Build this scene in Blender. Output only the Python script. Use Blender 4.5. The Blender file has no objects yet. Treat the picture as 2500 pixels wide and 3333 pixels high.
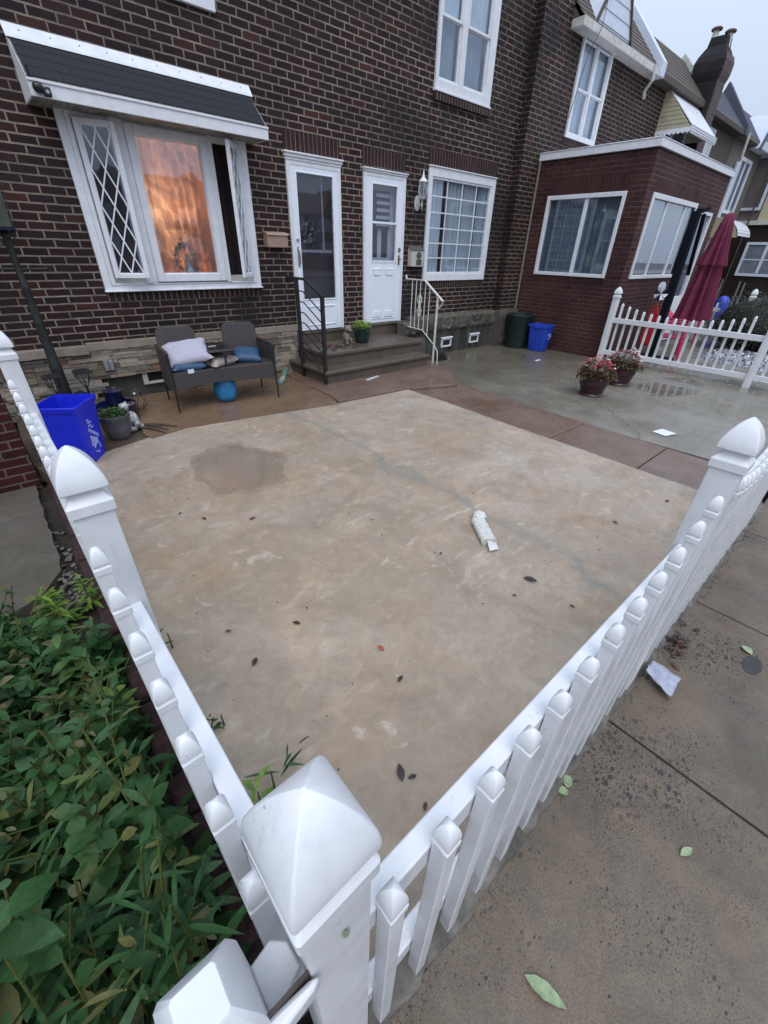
import bpy, math, random
from mathutils import Vector, Matrix
R = math.radians
random.seed(7)
SC = bpy.context.scene
COL = SC.collection
ZUP = 1.95      # everything below is written relative to eye level; shifted up at the end so the sidewalk is z=0

# ------------------------------------------------------------------ camera
cd = bpy.data.cameras.new('Camera'); cam = bpy.data.objects.new('Camera', cd); COL.objects.link(cam)
yaw, pit, rol = R(42.139), R(32.060), R(1.7211)
fw = Vector((math.sin(yaw)*math.cos(pit), math.cos(yaw)*math.cos(pit), -math.sin(pit)))
rt = Vector((math.cos(yaw), -math.sin(yaw), 0)); up = rt.cross(fw)
r2 = rt*math.cos(rol) + up*math.sin(rol); u2 = -rt*math.sin(rol) + up*math.cos(rol)
cam.matrix_world = Matrix(((r2.x, u2.x, -fw.x, 0), (r2.y, u2.y, -fw.y, -6.2), (r2.z, u2.z, -fw.z, ZUP), (0, 0, 0, 1)))
cd.sensor_fit = 'VERTICAL'; cd.sensor_height = 36; cd.lens = 14.657
cd.clip_start = .02; cd.clip_end = 800
SC.camera = cam
# ------------------------------------------------------------------ world, sun, exposure
SUN_EL, SUN_AZ = R(58), R(215)
w = bpy.data.worlds.new('World'); SC.world = w; w.use_nodes = True
nt = w.node_tree; nt.nodes.clear()
out = nt.nodes.new('ShaderNodeOutputWorld'); bg = nt.nodes.new('ShaderNodeBackground')
sky = nt.nodes.new('ShaderNodeTexSky'); sky.sky_type = 'NISHITA'; sky.sun_disc = False
sky.sun_elevation = SUN_EL; sky.sun_rotation = SUN_AZ; sky.dust_density = 4; sky.air_density = 1.2
mx = nt.nodes.new('ShaderNodeMixRGB'); mx.inputs[0].default_value = .86; mx.inputs[2].default_value = (6.15, 7.15, 8.85, 1)
tcw = nt.nodes.new('ShaderNodeTexCoord'); nzw = nt.nodes.new('ShaderNodeTexNoise'); nzw.inputs['Scale'].default_value = 1.6
nzw.inputs['Detail'].default_value = 3
mrw = nt.nodes.new('ShaderNodeMapRange'); mrw.inputs[3].default_value = .93; mrw.inputs[4].default_value = 1.07
mm = nt.nodes.new('ShaderNodeMixRGB'); mm.blend_type = 'MULTIPLY'; mm.inputs[0].default_value = 1
nt.links.new(tcw.outputs['Generated'], nzw.inputs['Vector']); nt.links.new(nzw.outputs['Fac'], mrw.inputs[0])
nt.links.new(sky.outputs[0], mx.inputs[1]); nt.links.new(mx.outputs[0], mm.inputs[1]); nt.links.new(mrw.outputs[0], mm.inputs[2])
sepw = nt.nodes.new('ShaderNodeSeparateXYZ'); mgw = nt.nodes.new('ShaderNodeMapRange')
mgw.inputs[1].default_value = 0; mgw.inputs[2].default_value = 1; mgw.inputs[3].default_value = .62; mgw.inputs[4].default_value = 1.86
mg2 = nt.nodes.new('ShaderNodeMixRGB'); mg2.blend_type = 'MULTIPLY'; mg2.inputs[0].default_value = 1
nt.links.new(tcw.outputs['Generated'], sepw.inputs[0]); nt.links.new(sepw.outputs[2], mgw.inputs[0])
nt.links.new(mm.outputs[0], mg2.inputs[1]); nt.links.new(mgw.outputs[0], mg2.inputs[2])
nt.links.new(mg2.outputs[0], bg.inputs['Color'])
bg.inputs['Strength'].default_value = .1
nt.links.new(bg.outputs[0], out.inputs[0])
sl = bpy.data.lights.new('Sun', 'SUN'); sl.energy = .9; sl.angle = R(40); sl.color = (1, .97, .94)
so = bpy.data.objects.new('Sun', sl); COL.objects.link(so)
so.rotation_euler = (R(90)-SUN_EL, 0, R(180)-SUN_AZ)
SC.view_settings.view_transform = 'Standard'; SC.view_settings.look = 'None'
SC.view_settings.gamma = 1; SC.view_settings.exposure = 0.35

# ------------------------------------------------------------------ materials
def N(t, typ, **kw):
    n = t.nodes.new('ShaderNode'+typ)
    for k, v in kw.items(): setattr(n, k, v)
    return n
def newmat(name):
    m = bpy.data.materials.new(name); m.use_nodes = True; t = m.node_tree
    return m, t, t.nodes['Principled BSDF']
def ramp(t, fac, stops, interp='LINEAR'):
    r = N(t, 'ValToRGB'); r.color_ramp.interpolation = interp
    e = r.color_ramp.elements
    while len(e) < len(stops): e.new(.5)
    for i, (p, c) in enumerate(stops):
        e[i].position = p; e[i].color = (c[0], c[1], c[2], 1) if isinstance(c, (tuple, list)) else (c, c, c, 1)
    t.links.new(fac, r.inputs[0]); return r.outputs[0]
def noise(t, vec, scale, detail=6, rough=.6, dist=0):
    n = N(t, 'TexNoise'); n.inputs['Scale'].default_value = scale; n.inputs['Detail'].default_value = detail
    n.inputs['Roughness'].default_value = rough; n.inputs['Distortion'].default_value = dist
    t.links.new(vec, n.inputs['Vector']); return n.outputs['Fac']
def pos(t, mode='W'):
    return N(t, 'NewGeometry').outputs['Position'] if mode == 'W' else N(t, 'TexCoord').outputs['Object']
def mix(t, fac, a, b, mode='MIX'):
    m = N(t, 'MixRGB', blend_type=mode)
    for i, v in enumerate((fac, a, b)):
        if hasattr(v, 'is_linked'): t.links.new(v, m.inputs[i])
        elif isinstance(v, (int, float)): m.inputs[i].default_value = v if i == 0 else (v, v, v, 1)
        else: m.inputs[i].default_value = (*v[:3], 1)
    return m.outputs[0]
def math_(t, op, a, b=0.0, c=0.0):
    m = N(t, 'Math', operation=op)
    for i, v in enumerate((a, b, c)):
        if hasattr(v, 'is_linked'): t.links.new(v, m.inputs[i])
        else: m.inputs[i].default_value = v
    return m.outputs[0]
def bump(t, p, h, strength, dist=.01):
    b = N(t, 'Bump'); b.inputs['Strength'].default_value = strength; b.inputs['Distance'].default_value = dist
    t.links.new(h, b.inputs['Height']); t.links.new(b.outputs[0], p.inputs['Normal']); return b

def simple(name, c, rough=.5, c2=None, scale=20, bmp=0, mode='O', metal=0, emit=0, spec=.5, dist=.004, coat=0):
    m, t, p = newmat(name)
    p.inputs['Base Color'].default_value = (*c, 1); p.inputs['Roughness'].default_value = rough
    p.inputs['Metallic'].default_value = metal; p.inputs['Specular IOR Level'].default_value = spec
    v = pos(t, mode); f = noise(t, v, scale, 5)
    if c2 is None: c2 = tuple(x*.8 for x in c)
    t.links.new(ramp(t, f, [(.35, c2), (.65, c)]), p.inputs['Base Color'])
    if bmp: bump(t, p, f, bmp, dist)
    if emit:
        p.inputs['Emission Color'].default_value = (*c, 1); p.inputs['Emission Strength'].default_value = emit
    if coat: p.inputs['Coat Weight'].default_value = coat
    return m

def brick_vec(t, axis, ox=0., oz=0., wob=.006, rowh=0):
    """world position -> (along wall, up) with a little wobble so that joints are not ruler straight"""
    P = pos(t); s = N(t, 'SeparateXYZ'); t.links.new(P, s.inputs[0])
    n = N(t, 'TexNoise'); n.inputs['Scale'].default_value = 7; n.inputs['Detail'].default_value = 3; t.links.new(P, n.inputs['Vector'])
    ns = N(t, 'SeparateXYZ'); t.links.new(n.outputs['Color'], ns.inputs[0])
    a = {'x': s.outputs[0], 'y': s.outputs[1]}[axis[0]]
    c = N(t, 'CombineXYZ')
    u = math_(t, 'ADD', math_(t, 'MULTIPLY_ADD', ns.outputs[0], wob*2, -wob), math_(t, 'ADD', a, ox))
    z = math_(t, 'ADD', math_(t, 'MULTIPLY_ADD', ns.outputs[1], wob*1.6, -wob*.8), math_(t, 'ADD', s.outputs[2], oz))
    if len(axis) > 1: u, z = z, u
    elif rowh:   # every course starts a little differently
        wn = N(t, 'TexWhiteNoise'); wn.noise_dimensions = '1D'
        t.links.new(math_(t, 'FLOOR', math_(t, 'DIVIDE', z, rowh)), wn.inputs['W'])
        u = math_(t, 'ADD', u, math_(t, 'MULTIPLY', wn.outputs['Value'], .085))
    t.links.new(u, c.inputs[0]); t.links.new(z, c.inputs[1])
    return c.outputs[0], P
def brick(name, axis, cols, mortar, ox=0., oz=0., w=.2253, h=.0757, ms=.0098, off=.5, stain=None, wob=.006, mvar=.7, redband=None):
    m, t, p = newmat(name)
    v, P = brick_vec(t, axis, ox, oz, wob, h)
    b = N(t, 'TexBrick'); b.offset = off; b.offset_frequency = 2; b.squash = 1
    b.inputs['Color1'].default_value = (0, 0, 0, 1); b.inputs['Color2'].default_value = (1, 1, 1, 1)
    b.inputs['Scale'].default_value = 1; b.inputs['Mortar Size'].default_value = ms; b.inputs['Mortar Smooth'].default_value = .35
    b.inputs['Brick Width'].default_value = w; b.inputs['Row Height'].default_value = h; b.inputs['Bias'].default_value = 0
    b.inputs['Mortar'].default_value = (.5, .5, .5, 1)
    t.links.new(v, b.inputs['Vector'])
    col = ramp(t, b.outputs['Color'], [(i/(len(cols)-1), c) for i, c in enumerate(cols)])
    fine = noise(t, P, 60, 6, .7); big = noise(t, P, .9, 5, .6); mid = noise(t, P, 5, 6, .65)
    col = mix(t, 1, col, ramp(t, fine, [(.25, .55), (.75, 1.35)]), 'MULTIPLY')
    col = mix(t, 1, col, ramp(t, big, [(.3, (.62, .62, .66)), (.7, (1.35, 1.22, 1.15))]), 'MULTIPLY')
    mo = mix(t, 1, mortar, ramp(t, mid, [(.28, mvar*.6), (.72, 1.35)]), 'MULTIPLY')
    mo = mix(t, 1, mo, ramp(t, big, [(.3, (mvar*.8, mvar*.82, mvar*.8)), (.7, (1.3, 1.25, 1.15))]), 'MULTIPLY')
    mo = mix(t, 1, mo, ramp(t, fine, [(.3, .75), (.7, 1.2)]), 'MULTIPLY')
    c = mix(t, b.outputs['Fac'], col, mo)
    if stain:  # soot-dark vertical streaks and patches
        c = mix(t, ramp(t, noise(t, P, stain, 4, .6, .6), [(.50, 0), (.68, .72)]), c, (.016, .015, .015))
    t.links.new(c, p.inputs['Base Color'])
    p.inputs['Roughness'].default_value = .72; p.inputs['Specular IOR Level'].default_value = .22
    t.links.new(ramp(t, mid, [(.3, .5), (.7, .85)]), p.inputs['Roughness'])
    h_ = math_(t, 'ADD', math_(t, 'MULTIPLY', math_(t, 'SUBTRACT', 1., b.outputs['Fac']), 1.), math_(t, 'MULTIPLY', fine, .35))
    bump(t, p, h_, .9, .006)
    return m
OLD = [(.0215, .0105, .0125), (.0290, .0125, .0145), (.0170, .0110, .0140), (.0340, .0130, .0145), (.0240, .0125, .0130), (.0370, .0140, .0150), (.0200, .0105, .0130), (.0600, .0210, .0190)]
SOL = [(.025, .013, .014), (.036, .016, .017), (.030, .015, .017)]
RED = [(.048, .019, .019), (.066, .026, .026), (.054, .023, .024), (.072, .029, .028), (.042, .018, .019)]
M = {}
M['brick'] = brick('dark_brick', 'x', OLD, (.245, .212, .178), oz=.003, stain=.55)
M['brick_y'] = brick('dark_brick_return', 'y', OLD, (.10, .088, .075), stain=.8)
M['brick2'] = brick('old_brick', 'x', OLD, (.19, .168, .14), ox=.07, stain=.7)
M['soldier'] = brick('soldier_brick', 'xs', SOL, (.16, .12, .108), w=5, h=.0677, ms=.0070, off=0, wob=.003, ox=.012)
M['rowlock'] = brick('rowlock_brick', 'xs', SOL, (.20, .175, .14), w=5, h=.0697, ms=.008, off=0, wob=.003)
M['red_x'] = brick('porch_brick', 'x', RED, (.13, .094, .088), ox=.05, ms=.0085)
M['red_y'] = brick('porch_brick_side', 'y', RED, (.105, .075, .070), ms=.008)
M['red_sol_x'] = brick('porch_soldier', 'xs', RED, (.075, .05, .048), w=5, ms=.005, off=0, wob=.003)
M['red_sol_y'] = brick('porch_soldier_side', 'ys', RED, (.10, .075, .07), w=5, ms=.005, off=0, wob=.003)
M['low_red'] = brick('low_wall_brick', 'x', [(.050, .010, .011), (.065, .014, .013), (.040, .009, .010)], (.13, .10, .09), ms=.0095)
def vinyl():
    m, t, p = newmat('white_vinyl'); P = pos(t)
    c = ramp(t, noise(t, P, 9, 5), [(.35, (.640, .650, .670)), (.65, (.710, .720, .740))])
    mp = N(t, 'Mapping'); mp.inputs['Scale'].default_value = (38, 38, 5); t.links.new(P, mp.inputs['Vector'])
    c = mix(t, math_(t, 'MULTIPLY', ramp(t, noise(t, mp.outputs[0], 1, 5, .65), [(.52, 0), (.75, .35)]), ramp(t, noise(t, P, 4, 3), [(.4, 0), (.65, 1)])), c, (.42, .41, .37))
    c = mix(t, math_(t, 'MULTIPLY', ramp(t, noise(t, P, 150, 3, .5), [(.66, 0), (.72, .7)]), ramp(t, noise(t, P, 7, 4, .7), [(.50, 0), (.62, 1)])), c, (.10, .10, .09))
    t.links.new(c, p.inputs['Base Color']); t.links.new(ramp(t, noise(t, P, 12, 5), [(.35, .28), (.65, .5)]), p.inputs['Roughness'])
    bump(t, p, noise(t, P, 60, 3), .03, .002); return m
M['vinyl'] = vinyl()
M['trim'] = simple('white_trim', (.76, .775, .81), .4, (.68, .69, .72), 12, .03)
M['trim_warm'] = simple('aged_white_trim', (.62, .61, .58), .55, (.45, .43, .40), 9, .05)
M['door'] = simple('white_door_paint', (.80, .83, .90), .35, (.76, .79, .86), 6, .02)
M['black'] = simple('black_metal', (.012, .012, .014), .38, (.02, .02, .022), 30, .1)
M['iron_white'] = simple('white_painted_iron', (.72, .70, .68), .45, (.55, .52, .48), 30, .1)
M['post_dark'] = simple('lamp_post_paint', (.009, .010, .010), .55, (.020, .021, .020), 26, .25)
M['blueglass'] = simple('dark_blue_glaze', (.008, .012, .06), .15, (.004, .006, .03), 8)
M['dark'] = simple('dark_interior', (.02, .02, .022), .9)
M['soil'] = simple('soil', (.035, .026, .019), .9, (.014, .010, .008), 22, 1, 'W', dist=.03)
M['asphalt'] = simple('asphalt', (.05, .05, .052), .7, (.035, .035, .037), 40, .5, 'W')

def glass(name, tint=(.9, .95, 1), refl=.12, grime=.12, tr=.9):
    m = bpy.data.materials.new(name); m.use_nodes = True; t = m.node_tree; t.nodes.clear()
    o = N(t, 'OutputMaterial'); tr_ = N(t, 'BsdfTransparent'); gl = N(t, 'BsdfGlossy'); df = N(t, 'BsdfDiffuse')
    tr_.inputs[0].default_value = (tint[0]*tr, tint[1]*tr, tint[2]*tr, 1); gl.inputs['Roughness'].default_value = .02
    gl.inputs[0].default_value = (.9, .93, 1, 1); df.inputs[0].default_value = (.5, .53, .58, 1)
    fr = N(t, 'LayerWeight'); fr.inputs[0].default_value = .5
    f = math_(t, 'MULTIPLY_ADD', math_(t, 'POWER', fr.outputs['Facing'], 4.), .8, refl+.04)
    nz = noise(t, pos(t), 3, 4)
    g = math_(t, 'MULTIPLY', nz, grime)
    m1 = N(t, 'MixShader'); m2 = N(t, 'MixShader')
    t.links.new(f, m1.inputs[0]); t.links.new(tr_.outputs[0], m1.inputs[1]); t.links.new(gl.outputs[0], m1.inputs[2])
    t.links.new(g, m2.inputs[0]); t.links.new(m1.outputs[0], m2.inputs[1]); t.links.new(df.outputs[0], m2.inputs[2])
    t.links.new(m2.outputs[0], o.inputs[0]); return m
M['glass'] = glass('window_glass', refl=.03, grime=.04, tr=1)
M['glass_clear'] = glass('clear_glass', refl=.02, grime=.03)
M['glass_smoke'] = glass('storm_glass', (.95, .96, 1), .02, .03, .98)
M['screen'] = glass('insect_screen', (.6, .6, .62), .0, .35, .6)

def curtain_mat(name, c, c2, sc=1):
    m, t, p = newmat(name)
    v = pos(t, 'O'); f = noise(t, v, 3*sc, 3)
    t.links.new(ramp(t, f, [(.3, c2), (.7, c)]), p.inputs['Base Color'])
    p.inputs['Roughness'].default_value = .9; p.inputs['Subsurface Weight'].default_value = 0
    return m
M['curtain'] = curtain_mat('white_curtain', (.60, .61, .61), (.50, .51, .51))
M['curtain_grey'] = curtain_mat('grey_curtain', (.30, .33, .36), (.2, .22, .25))
M['curtain_olive'] = curtain_mat('olive_blue_curtain', (.11, .14, .13), (.05, .065, .10), 2)

def concrete(name, cols, sc=1.2, rough=(.35, .75), bmp=.25, speck=None, wet=None, extra=None):
    m, t, p = newmat(name); P = pos(t)
    a = noise(t, P, sc, 9, .62, .8); b = noise(t, P, sc*5, 8, .7, 1.2); c = noise(t, P, 90, 5, .7)
    col = ramp(t, a, [(.25+.5*i/(len(cols)-1), x) for i, x in enumerate(cols)])
    col = mix(t, 1, col, ramp(t, b, [(.25, .78), (.75, 1.2)]), 'MULTIPLY')
    col = mix(t, 1, col, ramp(t, c, [(.3, .88), (.7, 1.1)]), 'MULTIPLY')
    hgt = math_(t, 'ADD', math_(t, 'MULTIPLY', b, .6), math_(t, 'MULTIPLY', c, .25))
    ro = ramp(t, noise(t, P, sc*1.7, 6, .6, .5), [(.35, rough[0]), (.65, rough[1])])
    if speck:  # exposed dark aggregate
        vo = N(t, 'TexVoronoi'); vo.inputs['Scale'].default_value = speck[0]; vo.inputs['Randomness'].default_value = 1
        t.links.new(P, vo.inputs['Vector'])
        sz = ramp(t, noise(t, P, 2.2, 3), [(.42, 0), (.70, speck[1])])
        k = math_(t, 'LESS_THAN', vo.outputs['Distance'], sz)
        sp = N(t, 'SeparateXYZ'); t.links.new(vo.outputs['Color'], sp.inputs[0])
        k = math_(t, 'MULTIPLY', k, math_(t, 'GREATER_THAN', sp.outputs[0], .45))
        col = mix(t, math_(t, 'MULTIPLY', k, .8), col, (.028, .026, .026))
    if extra: col, ro, hgt = extra(t, p, P, col, ro, hgt)
    t.links.new(col, p.inputs['Base Color']); t.links.new(ro, p.inputs['Roughness'])
    bump(t, p, hgt, bmp, .008)
    return m
def slab_extra(t, p, P, col, ro, hgt):
    s = N(t, 'SeparateXYZ'); t.links.new(P, s.inputs[0]); x, y = s.outputs[0], s.outputs[1]
    # swept, whitish smears of cement, stretched
    mp = N(t, 'Mapping'); mp.inputs['Scale'].default_value = (2.2, 5.5, 1); mp.inputs['Rotation'].default_value = (0, 0, R(25))
    t.links.new(P, mp.inputs['Vector'])
    sm = noise(t, mp.outputs[0], 1.5, 7, .62, 1.6)
    # the far, right hand pour is greyer and paler; a grey-green seam runs between the two pours
    nx = noise(t, P, 1.7, 4, .6)
    xx = math_(t, 'ADD', x, math_(t, 'MULTIPLY_ADD', nx, .5, -.25))
    col = mix(t, ramp(t, math_(t, 'MULTIPLY_ADD', xx, .25, 0.), [(.60, 0), (.72, .55)]), col, (.42, .355, .30))
    col = mix(t, ramp(t, math_(t, 'MULTIPLY_ADD', y, .2, 1.2), [(.55, 0), (.86, .6)]), col, (.385, .345, .295))
    soft = noise(t, P, .75, 5, .55, 1.2)
    col = mix(t, ramp(t, soft, [(.38, 0), (.60, .7)]), col, (.280, .216, .150))
    col = mix(t, ramp(t, noise(t, P, 1.1, 6, .6, 1.8), [(.49, 0), (.64, .5)]), col, (.235, .176, .122))
    wisp = math_(t, 'MULTIPLY', ramp(t, noise(t, mp.outputs[0], 1.1, 8, .66, 1.1), [(.56, 0), (.68, .55)]), ramp(t, noise(t, P, .6, 3), [(.38, .15), (.58, 1)]))
    col = mix(t, wisp, col, (.50, .435, .36))
    col = mix(t, math_(t, 'MULTIPLY', ramp(t, noise(t, P, 7, 6, .62, 1.0), [(.60, 0), (.68, .5)]), ramp(t, soft, [(.4, .2), (.6, 1)])), col, (.52, .45, .37))
    col = mix(t, ramp(t, noise(t, P, 22, 4, .6, .8), [(.66, 0), (.74, .3)]), col, (.17, .13, .10))
    hue = noise(t, P, 1.9, 6, .6, .6)
    col = mix(t, 1, col, ramp(t, hue, [(.32, (.97, .99, 1.01)), (.5, (1, 1, 1)), (.68, (1.07, 1.0, .92))]), 'MULTIPLY')
    col = mix(t, 1, col, ramp(t, noise(t, P, 11, 8, .7, .8), [(.28, .84), (.72, 1.14)]), 'MULTIPLY')
    xs_ = math_(t, 'ADD', x, math_(t, 'MULTIPLY_ADD', noise(t, P, 1.1, 6, .68), 1.0, -.5))
    d = math_(t, 'ABSOLUTE', math_(t, 'SUBTRACT', xs_, 2.5))
    seam = math_(t, 'MULTIPLY', ramp(t, d, [(0, .85), (.025, .5), (.09, 0)]), ramp(t, noise(t, P, 2.3, 5), [(.34, .25), (.55, 1)]))
    col = mix(t, seam, col, (.19, .19, .165))
    # shallow puddle with a silty rim
    def ell(cx, cy, rx, ry, nz, amp):
        dx = math_(t, 'DIVIDE', math_(t, 'SUBTRACT', x, cx), rx); dy = math_(t, 'DIVIDE', math_(t, 'SUBTRACT', y, cy), ry)
        r = math_(t, 'SQRT', math_(t, 'ADD', math_(t, 'MULTIPLY', dx, dx), math_(t, 'MULTIPLY', dy, dy)))
        return math_(t, 'ADD', r, math_(t, 'MULTIPLY_ADD', noise(t, P, nz, 6, .6), amp, -amp/2))
    r = ell(1.34, -2.72, .41, .54, 3.4, 1.05)
    pud = ramp(t, r, [(.80, 1), (.93, 0)])
    rim = ramp(t, r, [(.78, 0), (.90, .7), (1.02, .45), (1.45, 0)])
    col = mix(t, rim, col, (.20, .145, .10)); col = mix(t, math_(t, 'MULTIPLY', pud, .8), col, (.190, .146, .106))
    r2_ = ell(1.45, -3.55, .5, .36, 3, .9)   # damp drying marks
    col = mix(t, ramp(t, r2_, [(.7, .0), (.95, .4), (1.05, 0)]), col, (.24, .185, .14))
    ro = mix(t, pud, ro, .14)
    hgt = math_(t, 'MULTIPLY', hgt, math_(t, 'MULTIPLY_ADD', pud, -.85, 1))
    c = N(t, 'SeparateColor') ; t.links.new(ro, c.inputs[0])
    return col, c.outputs[0], hgt
M['slab'] = concrete('tan_concrete', [(.27, .215, .16), (.335, .27, .205), (.39, .32, .25)], .9, (.42, .7), .16, extra=slab_extra)
M['path'] = concrete('brown_wet_concrete', [(.105, .066, .048), (.15, .098, .072), (.185, .125, .095)], 1.1, (.2, .5), .25)
M['path2'] = concrete('rusty_wet_concrete', [(.125, .075, .046), (.165, .105, .065), (.20, .13, .085)], 1.3, (.15, .4), .25)
M['pathdark'] = concrete('dark_damp_concrete', [(.055, .042, .032), (.085, .06, .044), (.11, .08, .06)], 1.6, (.25, .55), .3)
def patio_extra(t, p, P, col, ro, hgt):
    s = N(t, 'SeparateXYZ'); t.links.new(P, s.inputs[0]); x, y = s.outputs[0], s.outputs[1]
    yy = math_(t, 'ADD', y, math_(t, 'MULTIPLY_ADD', noise(t, P, 1.1, 5, .6), 2.4, -1.2))
    col = mix(t, ramp(t, math_(t, 'MULTIPLY_ADD', yy, .25, 1.), [(.15, 0), (.6, .75)]), col, (.088, .074, .050))
    col = mix(t, ramp(t, noise(t, P, 3.2, 7, .65, 1), [(.52, 0), (.66, .5)]), col, (.10, .092, .075))
    ex = math_(t, 'DIVIDE', math_(t, 'SUBTRACT', x, 8.2), .95); ey = math_(t, 'DIVIDE', math_(t, 'ADD', y, 4.15), .42)
    er = math_(t, 'ADD', math_(t, 'ADD', math_(t, 'MULTIPLY', ex, ex), math_(t, 'MULTIPLY', ey, ey)), math_(t, 'MULTIPLY_ADD', noise(t, P, 3, 5), 1.6, -.8))
    wet = ramp(t, er, [(.6, 1), (.95, 0)]); c_ = N(t, 'SeparateColor'); t.links.new(mix(t, wet, ro, .04), c_.inputs[0]); ro = c_.outputs[0]
    col = mix(t, math_(t, 'MULTIPLY', wet, .5), col, (.085, .08, .07)); hgt = math_(t, 'MULTIPLY', hgt, math_(t, 'MULTIPLY_ADD', wet, -.95, 1))
    # one hairline crack wandering across
    cx_ = math_(t, 'ADD', math_(t, 'MULTIPLY_ADD', y, 1.05, 10.35), math_(t, 'MULTIPLY_ADD', noise(t, P, 2.5, 5, .6), .5, -.25))
    d = math_(t, 'ABSOLUTE', math_(t, 'SUBTRACT', x, cx_))
    col = mix(t, ramp(t, d, [(.0, .8), (.016, 0)]), col, (.03, .027, .022))
    return col, ro, hgt
M['patio'] = concrete('grey_wet_concrete', [(.150, .136, .108), (.19, .174, .142), (.24, .221, .185)], .8, (.16, .48), .22, extra=patio_extra)
def walk_extra(t, p, P, col, ro, hgt):
    mp = N(t, 'Mapping'); mp.inputs['Scale'].default_value = (1, 1.7, 1); mp.inputs['Rotation'].default_value = (0, 0, R(35)); t.links.new(P, mp.inputs['Vector'])
    for sc, th, lo, hi, amt in ((110, .42, .30, .60, .5), (60, .42, .40, .64, .7), (26, .40, .42, .66, .85)):
        vo = N(t, 'TexVoronoi'); vo.inputs['Scale'].default_value = sc; t.links.new(mp.outputs[0], vo.inputs['Vector'])
        dd = math_(t, 'ADD', vo.outputs['Distance'], math_(t, 'MULTIPLY_ADD', noise(t, P, sc*2.5, 3), .3, -.15))
        k = math_(t, 'LESS_THAN', dd, ramp(t, noise(t, P, 1.7, 5, .65), [(lo, 0), (hi, th)]))
        s = N(t, 'SeparateXYZ'); t.links.new(vo.outputs['Color'], s.inputs[0]); k = math_(t, 'MULTIPLY', k, math_(t, 'GREATER_THAN', s.outputs[0], .5))
        col = mix(t, math_(t, 'MULTIPLY', k, amt), col, (.022, .021, .021)); hgt = math_(t, 'SUBTRACT', hgt, math_(t, 'MULTIPLY', k, .5))
    col = mix(t, 1, col, ramp(t, noise(t, P, 170, 3, .7), [(.3, .68), (.7, 1.32)]), 'MULTIPLY')
    col = mix(t, ramp(t, noise(t, P, 2.6, 6, .6, .8), [(.52, 0), (.70, .6)]), col, (.195, .125, .078))
    col = mix(t, ramp(t, noise(t, P, 1.3, 5, .6, .8), [(.52, 0), (.72, .5)]), col, (.060, .056, .042))
    return col, ro, hgt
M['walk'] = concrete('sidewalk_concrete', [(.086, .068, .049), (.125, .096, .068), (.158, .118, .081)], 1.9, (.4, .7), .8, extra=walk_extra)
M['walk2'] = concrete('dull_walk_concrete', [(.075, .066, .052), (.10, .088, .07), (.125, .11, .09)], 1.4, (.4, .7), .5, speck=(34, .2))
M['curb'] = concrete('rough_curb_concrete', [(.035, .032, .027), (.11, .10, .085), (.22, .20, .17)], 7, (.6, .9), 1.0)
M['step'] = concrete('brownstone_step', [(.060, .047, .037), (.092, .071, .055), (.125, .098, .076)], 1.6, (.3, .65), .25)
M['stone'] = concrete('rough_foundation_stone', [(.05, .047, .04), (.09, .082, .066), (.125, .112, .088)], 3, (.5, .85), 1.0)
M['stonedk'] = concrete('ribbed_foundation', [(.028, .032, .026), (.05, .052, .042), (.08, .078, .062)], 3, (.5, .85), 1.0)
M['ledge'] = concrete('stone_ledge', [(.20, .165, .13), (.27, .225, .18), (.33, .28, .23)], 3, (.4, .7), .5)

def attrmat(name, stops, rough=.7, bmp=.5, sc=40, sub=0, interp='LINEAR', spec=.5):
    m, t, p = newmat(name)
    a = N(t, 'Attribute'); a.attribute_name = 'rnd'
    c = ramp(t, a.outputs['Fac'], stops, interp)
    f = noise(t, pos(t), sc, 6, .65)
    c = mix(t, 1, c, ramp(t, f, [(.3, .72), (.7, 1.25)]), 'MULTIPLY')
    t.links.new(c, p.inputs['Base Color']); p.inputs['Roughness'].default_value = rough
    p.inputs['Specular IOR Level'].default_value = spec
    if bmp: bump(t, p, f, bmp, .006)
    if sub:
        # thin leaf: some light comes through
        tr = N(t, 'BsdfTranslucent'); t.links.new(c, tr.inputs[0]); ms = N(t, 'MixShader'); ms.inputs[0].default_value = sub
        o = [n for n in t.nodes if n.type == 'OUTPUT_MATERIAL'][0]
        t.links.new(p.outputs[0], ms.inputs[1]); t.links.new(tr.outputs[0], ms.inputs[2]); t.links.new(ms.outputs[0], o.inputs[0])
    return m
M['veneer'] = attrmat('stacked_stone', [(0, (.27, .235, .18)), (.25, (.17, .145, .115)), (.45, (.34, .29, .225)), (.62, (.24, .125, .08)), (.78, (.13, .115, .095)), (1, (.38, .34, .28))], .7, .8, 25)
M['leaf'] = attrmat('weed_leaf', [(0, (0.0131, 0.0410, 0.0115)), (.3, (0.0246, 0.0738, 0.0197)), (.5, (0.0377, 0.1066, 0.0295)), (.68, (0.0656, 0.1353, 0.0615)), (.82, (0.1066, 0.1394, 0.0369)), (.93, (0.1312, 0.1312, 0.0410)), (1, (0.1640, 0.1640, 0.0820))], .6, .3, 60, .3, spec=.25)
M['leaf_yg'] = attrmat('yellow_green_leaf', [(0, (.09, .19, .025)), (.6, (.18, .30, .045)), (1, (.30, .33, .07))], .45, .2, 60, .3)
M['leaf_mid'] = attrmat('mid_green_leaf', [(0, (.030, .085, .024)), (.5, (.065, .145, .045)), (.8, (.11, .19, .06)), (1, (.17, .21, .08))], .55, .3, 60, .3, spec=.3)
M['leaf_lime'] = attrmat('lime_leaf', [(0, (.14, .26, .03)), (.6, (.26, .42, .06)), (1, (.38, .52, .10))], .45, .2, 60, .3)
M['leaf_pot'] = attrmat('bronze_green_leaf', [(0, (.04, .06, .02)), (.3, (.07, .11, .03)), (.6, (.15, .07, .035)), (.85, (.20, .08, .04)), (1, (.20, .16, .06))], .45, .2, 60, .25)
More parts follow.
